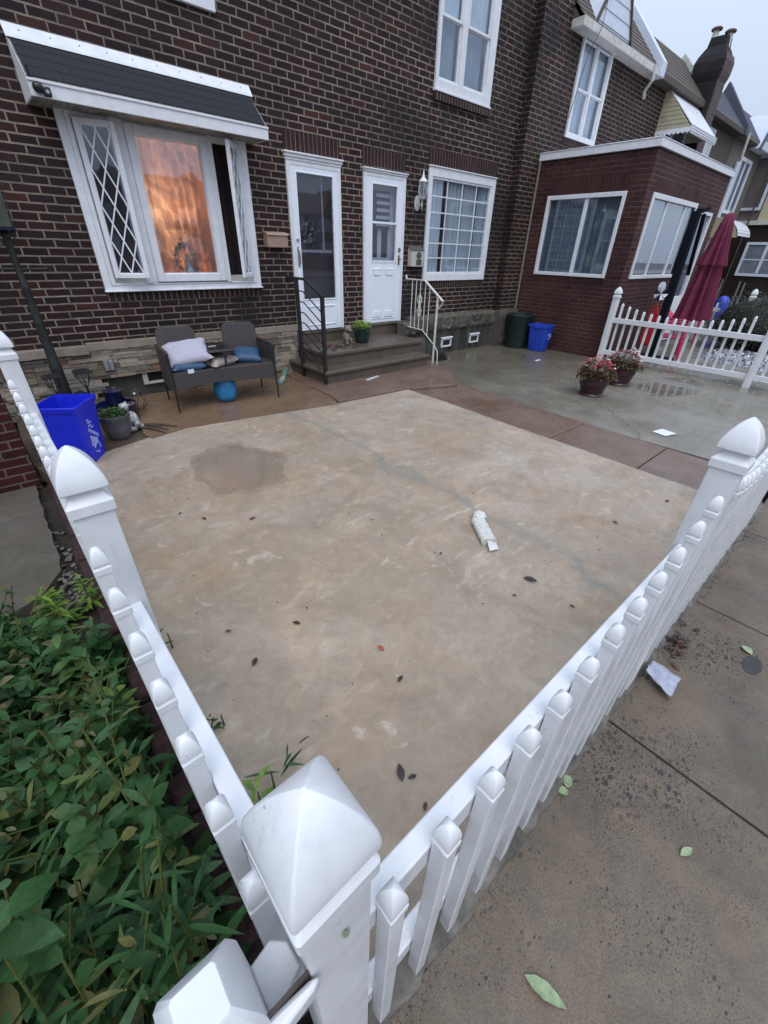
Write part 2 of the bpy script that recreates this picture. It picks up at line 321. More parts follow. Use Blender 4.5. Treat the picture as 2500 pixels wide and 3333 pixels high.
M['leaf_hedge'] = attrmat('hedge_leaf', [(0, (.014, .018, .010)), (.4, (.055, .06, .032)), (.8, (.11, .11, .07)), (1, (.24, .23, .19))], .55, .2, 60, .15)
M['petal_pink'] = attrmat('pink_petal', [(0, (.55, .04, .09)), (.45, (.70, .10, .20)), (.7, (.60, .05, .03)), (1, (.80, .30, .38))], .5, .1, 60, .3)
M['petal_white'] = attrmat('white_petal', [(0, (.75, .62, .62)), (.5, (.85, .80, .78)), (1, (.7, .3, .35))], .5, .1, 60, .3)
M['litter'] = attrmat('fallen_leaf', [(0, (.035, .014, .012)), (.3, (.02, .016, .015)), (.65, (.10, .035, .02)), (.85, (.09, .04, .02)), (1, (.33, .07, .03))], .45, .3, 60, 0)
M['leaf_pale'] = attrmat('pale_fallen_leaf', [(0, (.20, .27, .14)), (1, (.28, .35, .20))], .5, .3, 60, 0)
M['stemred'] = simple('plant_stem', (.10, .11, .04), .6, (.07, .05, .03))

def wicker():
    m, t, p = newmat('dark_wicker'); v = pos(t, 'O')
    s = N(t, 'SeparateXYZ'); t.links.new(v, s.inputs[0])
    a = math_(t, 'SINE', math_(t, 'MULTIPLY', math_(t, 'ADD', s.outputs[0], s.outputs[1]), 520.))
    b = math_(t, 'SINE', math_(t, 'MULTIPLY', math_(t, 'ADD', s.outputs[2], math_(t, 'MULTIPLY', s.outputs[1], .3)), 640.))
    h = math_(t, 'MULTIPLY', a, b)
    n = noise(t, v, 60, 4)
    t.links.new(ramp(t, math_(t, 'ADD', math_(t, 'MULTIPLY', h, .18), n), [(.3, (.026, .021, .021)), (.7, (.072, .060, .060))]), p.inputs['Base Color'])
    p.inputs['Roughness'].default_value = .5; bump(t, p, h, .5, .003); return m
M['wicker'] = wicker()
M['cush_lav'] = simple('lavender_knit', (.46, .44, .52), .9, (.34, .33, .40), 55, .5)
M['cush_blue'] = simple('blue_satin', (.035, .085, .17), .55, (.02, .055, .12), 30, .3)
M['cush_beige'] = simple('beige_pattern', (.40, .35, .32), .8, (.20, .16, .14), 26, .3)
M['blue_bin'] = simple('blue_plastic', (.008, .022, .62), .38, (.006, .016, .52), 14, .03)
M['blue_bin2'] = simple('blue_plastic_far', (.02, .07, .50), .4, (.015, .05, .42), 14, .03)
M['green_bin'] = simple('dark_green_plastic', (.012, .028, .026), .45, (.008, .02, .018), 12, .05)
M['logo'] = simple('white_print', (.42, .50, .85), .5, (.30, .36, .75), 60)
M['grey_pot'] = simple('grey_plastic_pot', (.12, .11, .125), .6, (.09, .085, .095), 20, .1)
M['maroon'] = simple('maroon_glaze', (.040, .007, .014), .4, (.026, .005, .009), 10, .05, coat=.2)
M['teal'] = simple('teal_glaze', (.006, .035, .030), .2, (.004, .02, .02), 10, coat=.4)
M['blue_pot'] = simple('bright_blue_glaze', (.02, .24, .50), .35, (.015, .17, .40), 14, coat=.3)
M['umb'] = simple('burgundy_canvas', (.165, .014, .050), .8, (.105, .009, .034), 9, .2)
M['umb_dark'] = simple('black_tie_fabric', (.006, .008, .014), .9, spec=.15)
M['pink'] = simple('faded_red_resin', (.58, .03, .12), .5, (.46, .02, .09), 9, .05)
M['redc'] = simple('red_resin', (.45, .012, .025), .45, (.35, .008, .02), 9, .05)
M['foil'] = simple('silver_tarp', (.42, .43, .46), .2, (.12, .125, .14), 12, .9, metal=.7, dist=.03)
M['bag'] = simple('clear_plastic_wrap', (.66, .66, .65), .25, (.50, .50, .48), 25, .5)
M['news'] = simple('wet_newsprint', (.62, .62, .58), .5, (.46, .46, .43), 40, .3)
M['paper'] = simple('white_paper', (.70, .72, .74), .7, (.62, .64, .66), 30)
M['bagblue'] = simple('printed_plastic', (.42, .44, .50), .3, (.26, .27, .38), 18, .3)
M['mailbox_tan'] = simple('tan_metal', (.36, .25, .19), .5, (.30, .20, .15), 14, .05)
M['mailbox_cream'] = simple('cream_metal', (.52, .50, .43), .5, (.47, .45, .38), 14, .05)
M['pewter'] = simple('weathered_pewter', (.10, .10, .095), .5, (.05, .05, .048), 60, .4)
M['brass'] = simple('worn_brass', (.26, .20, .14), .4, (.16, .12, .09), 40, .1, metal=.7)
M['silver'] = simple('brushed_steel', (.45, .45, .47), .35, (.35, .35, .37), 40, .05, metal=.8)
M['shingle'] = simple('black_shingle', (.016, .019, .027), .85, (.009, .011, .016), 120, .9, 'W', dist=.006)
M['soffit'] = simple('dirty_soffit', (.36, .34, .29), .7, (.16, .15, .12), 9, .3, 'W')
M['rust'] = simple('rusty_post', (.085, .062, .055), .7, (.045, .035, .03), 20, .5)
M['roof_tan'] = simple('tan_roof_shingle', (.115, .092, .078), .85, (.075, .06, .052), 60, .6, 'W')
M['roof_blue'] = simple('slate_blue_roof', (.075, .085, .115), .75, (.05, .058, .08), 40, .5, 'W')
M['stucco'] = simple('brown_pebbledash', (.105, .08, .07), .9, (.06, .048, .042), 70, .8, 'W')
M['stucco_lt'] = simple('grey_pebbledash', (.17, .15, .14), .9, (.12, .105, .10), 70, .6, 'W')
M['siding_w'] = simple('white_siding', (.62, .68, .78), .5, (.56, .61, .70), 6, .02)
M['siding_y'] = simple('cream_siding', (.50, .46, .30), .5, (.46, .42, .27), 6, .02)
M['awn_y'] = simple('yellow_aluminium', (.46, .42, .29), .45, (.40, .36, .25), 6, .02)
M['chim'] = brick('chimney_brick', 'y', [(.018, .017, .022), (.028, .022, .026)], (.035, .03, .03))
M['chim_f'] = simple('chimney_lit_face', (.11, .085, .085), .85, (.07, .052, .05), 12, .5, 'W')  # street face of the stack, its brighter lighting put into the colour
M['clay'] = simple('clay_cap', (.16, .09, .07), .8, (.10, .055, .045), 12, .3)
M['darkbrown'] = brick('far_brown_brick', 'y', [(.020, .013, .012), (.030, .018, .016)], (.035, .028, .026))
M['stone_rose'] = simple('rose_edging_stone', (.065, .028, .028), .9, (.028, .015, .016), 30, 1, 'W', dist=.02)
M['lime_white'] = simple('limewashed_wall', (.60, .62, .60), .8, (.42, .43, .40), 8, .4, 'W')
M['figurine'] = simple('painted_resin_spots', (.62, .63, .62), .35, (.05, .05, .055), 34, 0, 'O')
M['fig_cream'] = simple('cream_resin', (.24, .20, .17), .5, (.13, .10, .09), 40, .3)
M['hose'] = simple('pale_green_hose', (.25, .38, .30), .45, (.18, .28, .22), 30)
M['wreath'] = attrmat('sage_wreath', [(0, (.10, .14, .12)), (.5, (.22, .28, .25)), (1, (.34, .38, .34))], .7, .2, 60, .1)
M['vase'] = simple('grey_vase', (.36, .40, .40), .35, (.28, .32, .32))
M['wallwarm'] = simple('peach_interior_wall', (.55, .40, .30), .9, (.50, .36, .27), 3)
M['floorin'] = simple('interior_floor', (.20, .11, .06), .5, (.14, .08, .05), 6)

def lit(name, c, e, c2=None, sc=6):
    m, t, p = newmat(name); f = noise(t, pos(t, 'O'), sc, 4)
    p.inputs['Base Color'].default_value = (*c, 1)
    t.links.new(ramp(t, f, [(.3, c2 or c), (.7, c)]), p.inputs['Emission Color'])
    p.inputs['Emission Strength'].default_value = e; return m
M['shade'] = lit('lit_lamp_shade', (1, .50, .22), .8, (.95, .44, .18))
def sheer():
    m = bpy.data.materials.new('orange_sheer'); m.use_nodes = True; t = m.node_tree; t.nodes.clear()
    o = N(t, 'OutputMaterial'); d = N(t, 'BsdfDiffuse'); tl = N(t, 'BsdfTranslucent'); tp = N(t, 'BsdfTransparent')
    v = pos(t, 'O'); w1 = N(t, 'TexWave'); w1.wave_type = 'BANDS'; w1.bands_direction = 'DIAGONAL'; w1.inputs['Scale'].default_value = 2.2
    w1.inputs['Distortion'].default_value = 14; w1.inputs['Detail'].default_value = 6; w1.inputs['Detail Scale'].default_value = 1.2; t.links.new(v, w1.inputs['Vector'])
    c = ramp(t, w1.outputs['Fac'], [(.2, (.50, .37, .31)), (.9, (.80, .63, .53))])
    t.links.new(c, d.inputs[0]); t.links.new(c, tl.inputs[0])
    a = N(t, 'MixShader'); a.inputs[0].default_value = .8; b = N(t, 'MixShader'); b.inputs[0].default_value = .25
    t.links.new(d.outputs[0], a.inputs[1]); t.links.new(tl.outputs[0], a.inputs[2]); t.links.new(a.outputs[0], b.inputs[1]); t.links.new(tp.outputs[0], b.inputs[2])
    t.links.new(b.outputs[0], o.inputs[0]); return m
M['sheer'] = sheer()

# ------------------------------------------------------------------ mesh helpers
class MB:
    def __init__(s): s.v = []; s.f = []; s.r = []; s.cur = 0.; s.m = None
    def vert(s, p):
        p = Vector(p)
        if s.m is not None: p = s.m @ p
        s.v.append(p); return len(s.v)-1
    def face(s, ids): s.f.append(tuple(ids)); s.r.append(s.cur)
    def poly(s, pts): s.face([s.vert(p) for p in pts])
    def box(s, x0, x1, y0, y1, z0, z1):
        a = [s.vert(p) for p in ((x0, y0, z0), (x1, y0, z0), (x1, y1, z0), (x0, y1, z0), (x0, y0, z1), (x1, y0, z1), (x1, y1, z1), (x0, y1, z1))]
        for q in ((0, 3, 2, 1), (4, 5, 6, 7), (0, 1, 5, 4), (1, 2, 6, 5), (2, 3, 7, 6), (3, 0, 4, 7)): s.face([a[i] for i in q])
        return s
    def bar(s, a, b, w, h=None, upv=(0, 0, 1)):
        h = h or w; a = Vector(a); b = Vector(b); d = (b-a).normalized(); u = Vector(upv)
        if abs(d.dot(u)) > .98: u = Vector((1, 0, 0))
        x = d.cross(u).normalized()*w/2; y = x.cross(d).normalized()*h/2
        A = [s.vert(p) for p in (a-x-y, a+x-y, a+x+y, a-x+y, b-x-y, b+x-y, b+x+y, b-x+y)]
        for q in ((0, 1, 2, 3), (7, 6, 5, 4), (0, 4, 5, 1), (1, 5, 6, 2), (2, 6, 7, 3), (3, 7, 4, 0)): s.face([A[i] for i in q])
        return s
    def rings(s, rs, cap=True):
        ids = [[s.vert(p) for p in r] for r in rs]; n = len(ids[0])
        for a, b in zip(ids, ids[1:]):
            for i in range(n): s.face((a[i], a[(i+1) % n], b[(i+1) % n], b[i]))
        if cap: s.face(ids[0][::-1]); s.face(ids[-1])
        return s
    def tube(s, pts, r, n=8, cap=True):
        pts = [Vector(p) for p in pts]; rs = r if isinstance(r, (list, tuple)) else [r]*len(pts); out = []
        prev = None
        for i, p in enumerate(pts):
            d = (pts[min(i+1, len(pts)-1)]-pts[max(i-1, 0)]).normalized()
            if prev is None:
                u = Vector((0, 0, 1)) if abs(d.z) < .95 else Vector((1, 0, 0)); x = d.cross(u).normalized()
            else: x = (prev-d*prev.dot(d)).normalized()
            prev = x; y = d.cross(x)
            out.append([p+(x*math.cos(2*math.pi*k/n)+y*math.sin(2*math.pi*k/n))*rs[i] for k in range(n)])
        return s.rings(out, cap)
    def lathe(s, prof, n=24, c=(0, 0, 0), cap=True):
        return s.rings([[(c[0]+r*math.cos(2*math.pi*k/n), c[1]+r*math.sin(2*math.pi*k/n), c[2]+z) for k in range(n)] for r, z in prof], cap)
    def sq(s, prof, c=(0, 0, 0), rr=.12, seg=2, cap=True, sy=1):
        """square lathe with softly rounded corners: prof = (half width, z)"""
        rs = []
        for hw, z in prof:
            r = hw*rr; ring = []
            for cx, cy, a0 in ((1, 1, 0), (-1, 1, 90), (-1, -1, 180), (1, -1, 270)):
                for k in range(seg+1):
                    a = R(a0+90*k/seg); ring.append((c[0]+cx*(hw-r)+r*math.cos(a), c[1]+(cy*(hw-r)+r*math.sin(a))*sy, c[2]+z))
            rs.append(ring)
        return s.rings(rs, cap)
    def prism(s, pts, d):
        a = [s.vert(p) for p in pts]; b = [s.vert(Vector(p)+Vector(d)) for p in pts]; n = len(a)
        s.face(a[::-1]); s.face(b)
        for i in range(n): s.face((a[i], a[(i+1) % n], b[(i+1) % n], b[i]))
        return s
    def blob(s, c, r, n=8, m=5, jit=0, sc=(1, 1, 1)):
        rs = []
        for j in range(1, m):
            ph = math.pi*j/m
            rs.append([(c[0]+sc[0]*r*math.sin(ph)*math.cos(2*math.pi*k/n)*(1+random.uniform(-jit, jit)), c[1]+sc[1]*r*math.sin(ph)*math.sin(2*math.pi*k/n)*(1+random.uniform(-jit, jit)), c[2]-sc[2]*r*math.cos(ph)) for k in range(n)])
        return s.rings(rs)
    def leaf(s, base, d, L, W, upv=Vector((0, 0, 1)), droop=.25, rnd=None, fold=.25):
        """a pointed leaf blade folded along its midrib, drooping towards the tip"""
        base = Vector(base); d = Vector(d).normalized(); sd = d.cross(upv)
        if sd.length < .05: sd = Vector((1, 0, 0))
        sd.normalize(); n = sd.cross(d).normalized()
        if rnd is not None: s.cur = rnd
        mid = []; le = []; ri = []
        for t, wd in ((0, .06), (.22, .75), (.5, 1), (.78, .62), (1, 0.03)):
            p = base+d*L*t-Vector((0, 0, 1))*droop*L*t*t
            mid.append(s.vert(p)); le.append(s.vert(p+sd*W*.5*wd+n*fold*W*.5*wd)); ri.append(s.vert(p-sd*W*.5*wd+n*fold*W*.5*wd))
        for i in range(4):
            s.face((mid[i], mid[i+1], le[i+1], le[i])); s.face((ri[i], ri[i+1], mid[i+1], mid[i]))
    def add(s, o, mat=None):
        k = len(s.v); s.v += [(mat @ p if mat else p.copy()) for p in o.v]; s.f += [tuple(i+k for i in f) for f in o.f]; s.r += o.r; return s
    def obj(s, name, mat, parent=None, bev=0, smooth=40, sub=0):
        me = bpy.data.meshes.new(name)
        off = Vector(parent.get('_loc', (0, 0, 0))) if parent is not None and not parent.get('_local') else Vector((0, 0, 0))
        me.from_pydata([tuple(p-off) for p in s.v], [], s.f)
        me.materials.append(M[mat] if isinstance(mat, str) else mat)
        at = me.attributes.new('rnd', 'FLOAT', 'FACE'); at.data.foreach_set('value', s.r)
        if smooth:
            me.polygons.foreach_set('use_smooth', [True]*len(me.polygons)); me.set_sharp_from_angle(angle=R(smooth))
        me.update()
        o = bpy.data.objects.new(name, me); COL.objects.link(o)
        if parent is not None:
            o.parent = parent
            o['_loc'] = parent.get('_loc', (0, 0, 0))
            if parent.get('_local'): o['_local'] = 1
        if bev:
            b = o.modifiers.new('bevel', 'BEVEL'); b.width = bev; b.segments = 2; b.limit_method = 'ANGLE'; b.angle_limit = R(50)
        if sub:
            b = o.modifiers.new('sub', 'SUBSURF'); b.levels = sub; b.render_levels = sub
        return o
def tag(o, label, cat, group=None, kind=None):
    if label: o['label'] = label
    if cat: o['category'] = cat
    if group: o['group'] = group
    if kind: o['kind'] = kind
    return o
def thing(name, label, cat, loc=(0, 0, 0), rz=0, group=None, local=False):
    """local=True: child meshes are modelled about the thing's own origin; else in scene coordinates"""
    o = bpy.data.objects.new(name, None); COL.objects.link(o); o.location = loc; o.rotation_euler = (0, 0, rz)
    o.empty_display_size = .1
    o['_loc'] = tuple(loc)
    if local: o['_local'] = 1
    return tag(o, label, cat, group)
def struct(mb, name, mat, **k):
    o = mb.obj(name, mat, **k); o['kind'] = 'structure'; return o
def copy_tree(o, parent=None):
    c = o.copy(); COL.objects.link(c); c.parent = parent
    for ch in list(o.children): copy_tree(ch, c)
    return c
def B(*a): return MB().box(*a)

def wall_y(mb, x0, x1, z0, z1, y, holes, depth=.12, face=-1):
    """wall sheet in a plane of constant y (facing -y) with rectangular openings and their reveals"""
    xs = sorted({x0, x1, *[h[0] for h in holes], *[h[1] for h in holes]}); zs = sorted({z0, z1, *[h[2] for h in holes], *[h[3] for h in holes]})
    for a, b in zip(xs, xs[1:]):
        for c, d in zip(zs, zs[1:]):
            mx_, mz = (a+b)/2, (c+d)/2
            if any(h[0] < mx_ < h[1] and h[2] < mz < h[3] for h in holes): continue
            mb.poly(((a, y, c), (b, y, c), (b, y, d), (a, y, d)))
    for h in holes:
        a, b, c, d = h; Y = y+depth
        mb.poly(((a, y, c), (a, y, d), (a, Y, d), (a, Y, c))); mb.poly(((b, y, d), (b, y, c), (b, Y, c), (b, Y, d)))
        mb.poly(((a, y, d), (b, y, d), (b, Y, d), (a, Y, d))); mb.poly(((b, y, c), (a, y, c), (a, Y, c), (b, Y, c)))
def wall_x(mb, y0, y1, z0, z1, x, holes, depth=.12):
    """same in a plane of constant x, facing -x"""
    t = MB(); wall_y(t, y0, y1, z0, z1, 0, holes, depth)
    for f, r in zip(t.f, t.r):
        mb.poly([(x+t.v[i].y, t.v[i].x, t.v[i].z) for i in f][::-1])
def frame_y(mb, x0, x1, z0, z1, w, y0, y1, wb=None, wt=None, wl=None, wr=None):
    """picture frame of four butted boards in a plane of constant y"""
    wb = w if wb is None else wb; wt = w if wt is None else wt; wl = w if wl is None else wl; wr = w if wr is None else wr
    mb.box(x0, x0+wl, y0, y1, z0, z1); mb.box(x1-wr, x1, y0, y1, z0, z1)
    mb.box(x0+wl, x1-wr, y0, y1, z0, z0+wb); mb.box(x0+wl, x1-wr, y0, y1, z1-wt, z1)
def swap(mb, x, sgn=1):
    """turn a thing modelled on a y-facing wall (u, depth, z) into one on a wall facing -x at x: (x+depth, u, z)"""
    o = MB(); o.r = list(mb.r); o.f = [tuple(reversed(f)) for f in mb.f]; o.v = [Vector((x+p.y, p.x, p.z)) for p in mb.v]; return o
def folds(mb, x0, x1, z0, z1, y, amp=.03, per=.09, n=None, jit=.3):
    n = n or int((x1-x0)/per*6)+2; top = []; bot = []
    ph = random.random()*6
    for i in range(n+1):
        x = x0+(x1-x0)*i/n; ph += 6.28/(6)*(1+random.uniform(-jit, jit))
        yy = y+amp*math.sin(ph)
        top.append(mb.vert((x, yy, z1))); bot.append(mb.vert((x, yy*1+.3*amp*math.sin(ph*.7), z0)))
    for i in range(n): mb.face((bot[i], bot[i+1], top[i+1], top[i]))

# ================================================================== GROUND
def zs(y): return -1.70-.0235*max(0, -y-1.8)       # the front slab falls gently towards the street
g = MB(); g.poly(((-200, -300, -2.16), (300, -300, -2.16), (300, 200, -2.16), (-200, 200, -2.16))); struct(g, 'ground', 'soil', smooth=0)
g = B(-150, 250, -27.5, -9.2, -2.15, -2.10); struct(g, 'road', 'asphalt', smooth=0)
g = B(-150, 250, -9.2, -9.05, -2.14, -1.953); g.box(-150, 250, -27.65, -27.5, -2.14, -1.953); struct(g, 'road_kerb', 'curb', bev=.015, smooth=0)
g = MB(); xs = [-12.7+1.31*i for i in range(60)]
xs = [x-.0 for x in xs]; k0 = min(range(len(xs)), key=lambda i: abs(xs[i]-1.675)); sh = 1.675-xs[k0]; xs = [x+sh for x in xs]
xs = [x for x in xs if not (-1.2 < x < 1.5)]
for a, b in zip(xs, xs[1:]): g.box(a+.006, b-.006, -9.04, -6.052, -2.1, -1.95)
struct(g, 'sidewalk', 'walk', bev=.006, smooth=0)
g = B(-14, 70, -9.04, -6.13, -2.12, -1.968); struct(g, 'sidewalk_joint_filler', 'stonedk', smooth=0)
g = B(-60, 120, -38, -27.66, -2.1, -1.95); struct(g, 'far_sidewalk', 'walk2', smooth=0)
# rough concrete kerb below the front fence
random.seed(3); g = MB()
pts = []; x = -.12
while x < 5.0: pts.append(x); x += random.uniform(.03, .08)
prof = []
for x in pts:
    e = random.uniform(-.022, .022); h = random.uniform(-.015, .012)
    prof.append([(x, -6.068+e*.6, -1.96), (x, -6.062+e*.6, -1.938+h*.5), (x, -6.040+e*.4, -1.915+h), (x, -6.0, -1.90), (x, -5.93, -1.87), (x, -5.93, -1.96)])
g.rings(prof); struct(g, 'fence_kerb', 'curb', smooth=25)
# tan slab
random.seed(5)
edge = [(.12, -5.96), (.10, -4.6), (.11, -3.0), (.12, -2.2), (.12, -1.86), (.30, -1.76), (.54, -1.67), (.87, -1.57), (1.27, -1.50), (1.7, -1.56), (2.11, -1.63), (2.6, -1.72), (3.11, -1.80), (3.6, -1.83), (4.32, -1.87), (4.35, -2.6), (4.36, -3.6), (4.39, -4.6), (4.42, -5.96)]
def dense(e, st=.05, j=.006, skip=()):
    o = []
    for (a, b), (c, d) in zip(e, e[1:]+e[:1]):
        L = math.hypot(c-a, d-b); n = max(1, int(L/st))
        for i in range(n): t = i/n; o.append((a+(c-a)*t+random.uniform(-j, j), b+(d-b)*t+random.uniform(-j, j)))
    return o
e2 = dense(edge, .05, .007); g = MB()
top = [(x, y, zs(y)) for x, y in e2]
# main sheet needs its fall only south of -1.8: two planes
n = len(top); ti = [g.vert(p) for p in top]; bi = [g.vert((p[0], p[1], p[2]-.09)) for p in top]
g.face(ti[::-1])
for i in range(n): g.face((ti[i], ti[(i+1) % n], bi[(i+1) % n], bi[i]))
o = struct(g, 'front_slab', 'slab', smooth=0)
# brown walk: strip with tooled joints
g = MB(); ys = [-1.5, -2.12, -3.22, -4.11, -5.06, -5.96]
def px_(y, far): return (5.215+.016*(-y-2.1) if far else 4.355+.018*(-y-2.6))
for a, b in zip(ys, ys[1:]):
    aa, bb = a-.006, b+.006
    P4 = [(px_(aa, 0)+.012, aa, zs(aa)-.010), (px_(aa, 1), aa, zs(aa)-.010), (px_(bb, 1), bb, zs(bb)-.010), (px_(bb, 0)+.012, bb, zs(bb)-.010)]
    g.prism([(x, y, z-.1) for x, y, z in P4], (0, 0, .1))
struct(g, 'front_path', 'path', bev=.005, smooth=0)
# apron at the foot of the steps with its rounded lip
lip = [(3.19, -1.50), (3.26, -.55), (3.30, -.0), (5.98, -.0), (5.92, -.95), (5.82, -1.06), (5.74, -1.25), (5.66, -1.45), (5.52, -1.66), (5.36, -1.83), (5.20, -2.0), (5.08, -2.16), (4.9, -2.14), (4.36, -1.94), (4.32, -1.88), (3.6, -1.84), (3.12, -1.81)]
g = MB(); L2 = dense(lip, .06, .003); g.prism([(x, y, -1.80) for x, y in L2][::1], (0, 0, .128)); struct(g, 'step_apron', 'path', bev=.012, smooth=0)
lp2 = [(1.02, -.02), (.98, -.9), (.86, -1.45), (.90, -1.62), (1.27, -1.53), (2.11, -1.66), (3.10, -1.83), (3.19, -1.50), (3.26, -.55), (3.30, -.02)]
g = MB(); g.prism([(x, y, -1.80) for x, y in dense(lp2, .08, .002)], (0, 0, .108)); struct(g, 'brown_patio', 'path2', smooth=0)
g = MB(); g.prism([(x, y, -1.82) for x, y in dense([(-.10, -.02), (-.10, -1.6), (-.02, -2.0), (.2, -1.95), (.48, -1.75), (.90, -1.62), (.86, -1.45), (.98, -.9), (1.02, -.02)], .06, .01)], (0, 0, .115)); struct(g, 'dirt_corner', 'pathdark', smooth=0)
# grey wet patio to the right, and the neighbour's beyond the fence
g = MB(); g.prism([(5.232, -2.05, -1.9), (5.30, -6.0, -1.9), (9.33, -6.0, -1.9), (9.33, 0, -1.9), (5.6, 0, -1.9), (5.6, -1.6, -1.9)], (0, 0, .1155)); g.box(9.33, 26, -6.0, -.0, -1.9, -1.79)
struct(g, 'side_patio', 'patio', smooth=0)
g = B(4.30, 5.5, -6.0, -1.2, -1.95, -1.845); struct(g, 'patio_base', 'pathdark', smooth=0)
# neighbour's walkway on the left and the planting bed
g = MB(); g.prism([(x, y, -1.97) for x, y in dense([(-6, -1.5), (-6, -3.55), (-.62, -3.55), (-.30, -3.42), (-.16, -3.2), (-.14, -1.5)], .08, .01)], (0, 0, .12)); struct(g, 'side_walkway', 'walk2', smooth=0)
random.seed(11); g = MB(); nx, ny = 60, 46; ids = []
for j in range(ny+1):
    row = []
    for i in range(nx+1):
        x = -4.2+4.32*i/nx; y = -6.05+4.5*j/ny
        z = -1.90+.035*math.sin(x*5)*math.cos(y*4)+random.uniform(-.018, .018)
        if y > -3.3: z = -1.90+random.uniform(-.01, .01)
        row.append(g.vert((x, y, z)))
    ids.append(row)
for j in range(ny):
    for i in range(nx): g.face((ids[j][i], ids[j][i+1], ids[j+1][i+1], ids[j+1][i]))
struct(g, 'planting_bed', 'soil', smooth=60)
# pinkish edging stones between slab and bed
random.seed(21); y = -5.85; q = 0
est = thing('stone_edging', 'row of crumbling rose coloured edging stones beside the left fence', 'garden edging', (-.02, -4, -1.85))
while y < -1.75:
    L = random.uniform(.16, .30); b = MB(); xo = random.uniform(-.012, .012)
    b.box(-.062+xo, .075+xo, y, y+L-.012, -1.95, -1.86+random.uniform(-.02, .01))
    me = b.obj('edging_stone', 'stone_rose', est, bev=.02); y += L
# small stuff: pebbles
random.seed(9); g = MB()
for i in range(90):
    x = random.uniform(-.20, -.08); y = random.uniform(-3.7, -2.6); g.blob((x, y, -1.885), random.uniform(.006, .02), 6, 4, .25, (1, 1, .6))
for i in range(110):
    x = random.uniform(.2, 4.6); y = -6.09+random.gauss(0, .012); g.blob((x, y, -1.946), random.uniform(.002, .008), 6, 4, .4, (1.2, 1, .5))
tag(g.obj('gravel', 'curb', smooth=0), 'loose pebbles and crumbs lying along the fence bases', 'gravel', kind='stuff')

# ================================================================== MAIN HOUSE
H = thing('brick_row_house', 'dark brick row house with bay window, two white doors and lattice window', 'house', (2.8, 0, -1.7))
BAY = (1.25, 3.04, -.40, 1.12); D1 = (3.74, 4.46, -1.12, 1.0); D2 = (5.03, 5.80, -1.12, 1.0); WN = (6.46, 8.12, -.36, 1.1); UW = (6.44, 7.66, 2.22, 4.1)
g = MB(); wall_y(g, -5, 8.72, -1.05, 5.4, 0, [BAY, D1, D2, WN, UW], .13)
g.poly(((8.72, 0, -1.9), (8.72, .3, -1.9), (8.72, .3, 5.4), (8.72, 0, 5.4)))
g.obj('wall', 'brick', H, smooth=0)
# soldier courses and rowlock sills, 3 mm proud
g = MB()
g.box(3.655, 4.545, -.004, .02, 1.075, 1.29); g.box(4.965, 5.855, -.004, .02, 1.075, 1.285); g.box(6.36, 8.23, -.004, .02, 1.215, 1.45)
g.obj('soldier_course', 'soldier', H, smooth=0)
B(1.17, 3.13, -.010, .02, -.585, -.478).obj('rowlock_sill', 'rowlock', H, smooth=0); B(6.36, 8.23, -.008, .02, -.565, -.462).obj('rowlock_sill', 'rowlock', H, smooth=0)
g = MB(); g.box(6.36, 7.76, -.05, .02, 2.0, 2.09); g.obj('upper_sill', 'rowlock', H, bev=.004, smooth=0)
# stone ledge (left) and foundation
random.seed(31)
def ledge(x0, x1, y, z0, z1):
    b = MB(); x = x0; rs = []
    while x < x1+.001:
        e = random.uniform(-.006, .006); rs.append([(x, .0, z0), (x, y+e, z0+random.uniform(-.004, .004)), (x, y+e, z1+random.uniform(-.003, .003)), (x, .0, z1)])
        x += .05
    rs[-1] = [(x1, p[1], p[2]) for p in rs[-1]]
    b.rings(rs); return b
ledge(.80, 2.1, -.075, -1.085, -1.005).obj('ledge', 'ledge', H, smooth=20)
ledge(2.105, 3.66, -.075, -1.085, -1.005).obj('ledge', 'ledge', H, smooth=20)
ledge(.02, .795, -.14, -1.105, -1.025).obj('ledge', 'ledge', H, smooth=20)
ledge(-3, .015, -.14, -1.105, -1.025).obj('ledge', 'ledge', H, smooth=20)
# stacked stone veneer: every stone its own little block
def veneer(x0, x1, z0, z1, y, skip=None):
    b = MB(); z = z0
    while z < z1:
        h = random.choice([.028, .036, .045, .058, .07]); h = min(h, z1-z); x = x0-random.uniform(0, .1)
        while x < x1:
            L = random.uniform(.07, .30); d = random.uniform(0, .03); xa, xb = max(x0, x), min(x1, x+L)
            if xb-xa > .02 and not (skip and skip(xa, xb, z, z+h)):
                b.cur = random.random(); j = [random.uniform(-.004, .004) for _ in range(4)]
                b.prism([(xa+.002, y-d+.03, z+.002+j[0]), (xb-.002, y-d+.03, z+.002+j[1]), (xb-.002, y-d+.03, z+h-.002+j[2]), (xa+.002, y-d+.03, z+h-.002+j[3])], (0, -.06, 0))
            x += L
        z += h
    return b
vs = lambda a, b, c, d: (b > .98 and d < -1.375 and a < 1.75)
veneer(-1.5, 3.60, -1.75, -1.088, -.035, vs).obj('stone_veneer', 'veneer', H, bev=0, smooth=0)
B(-3, 3.62, .0, .1, -1.9, -1.05).obj('foundation', 'stonedk', H, smooth=0); B(8.5, 8.72, .0, .1, -1.9, -1.05).obj('foundation', 'stonedk', H, smooth=0)
# basement window of which a white frame shows
bw = B(1.30, 1.36, -.05, -.01, -1.56, -1.40); bw.box(1.36, 1.72, -.045, -.01, -1.56, -1.53); bw.box(1.72, 1.76, -.05, -.01, -1.56, -1.40)
bwo = bw.obj('basement_window', 'trim_warm', H, bev=.004); B(1.36, 1.72, -.012, -.006, -1.53, -1.40).obj('pane', 'dark', bwo)
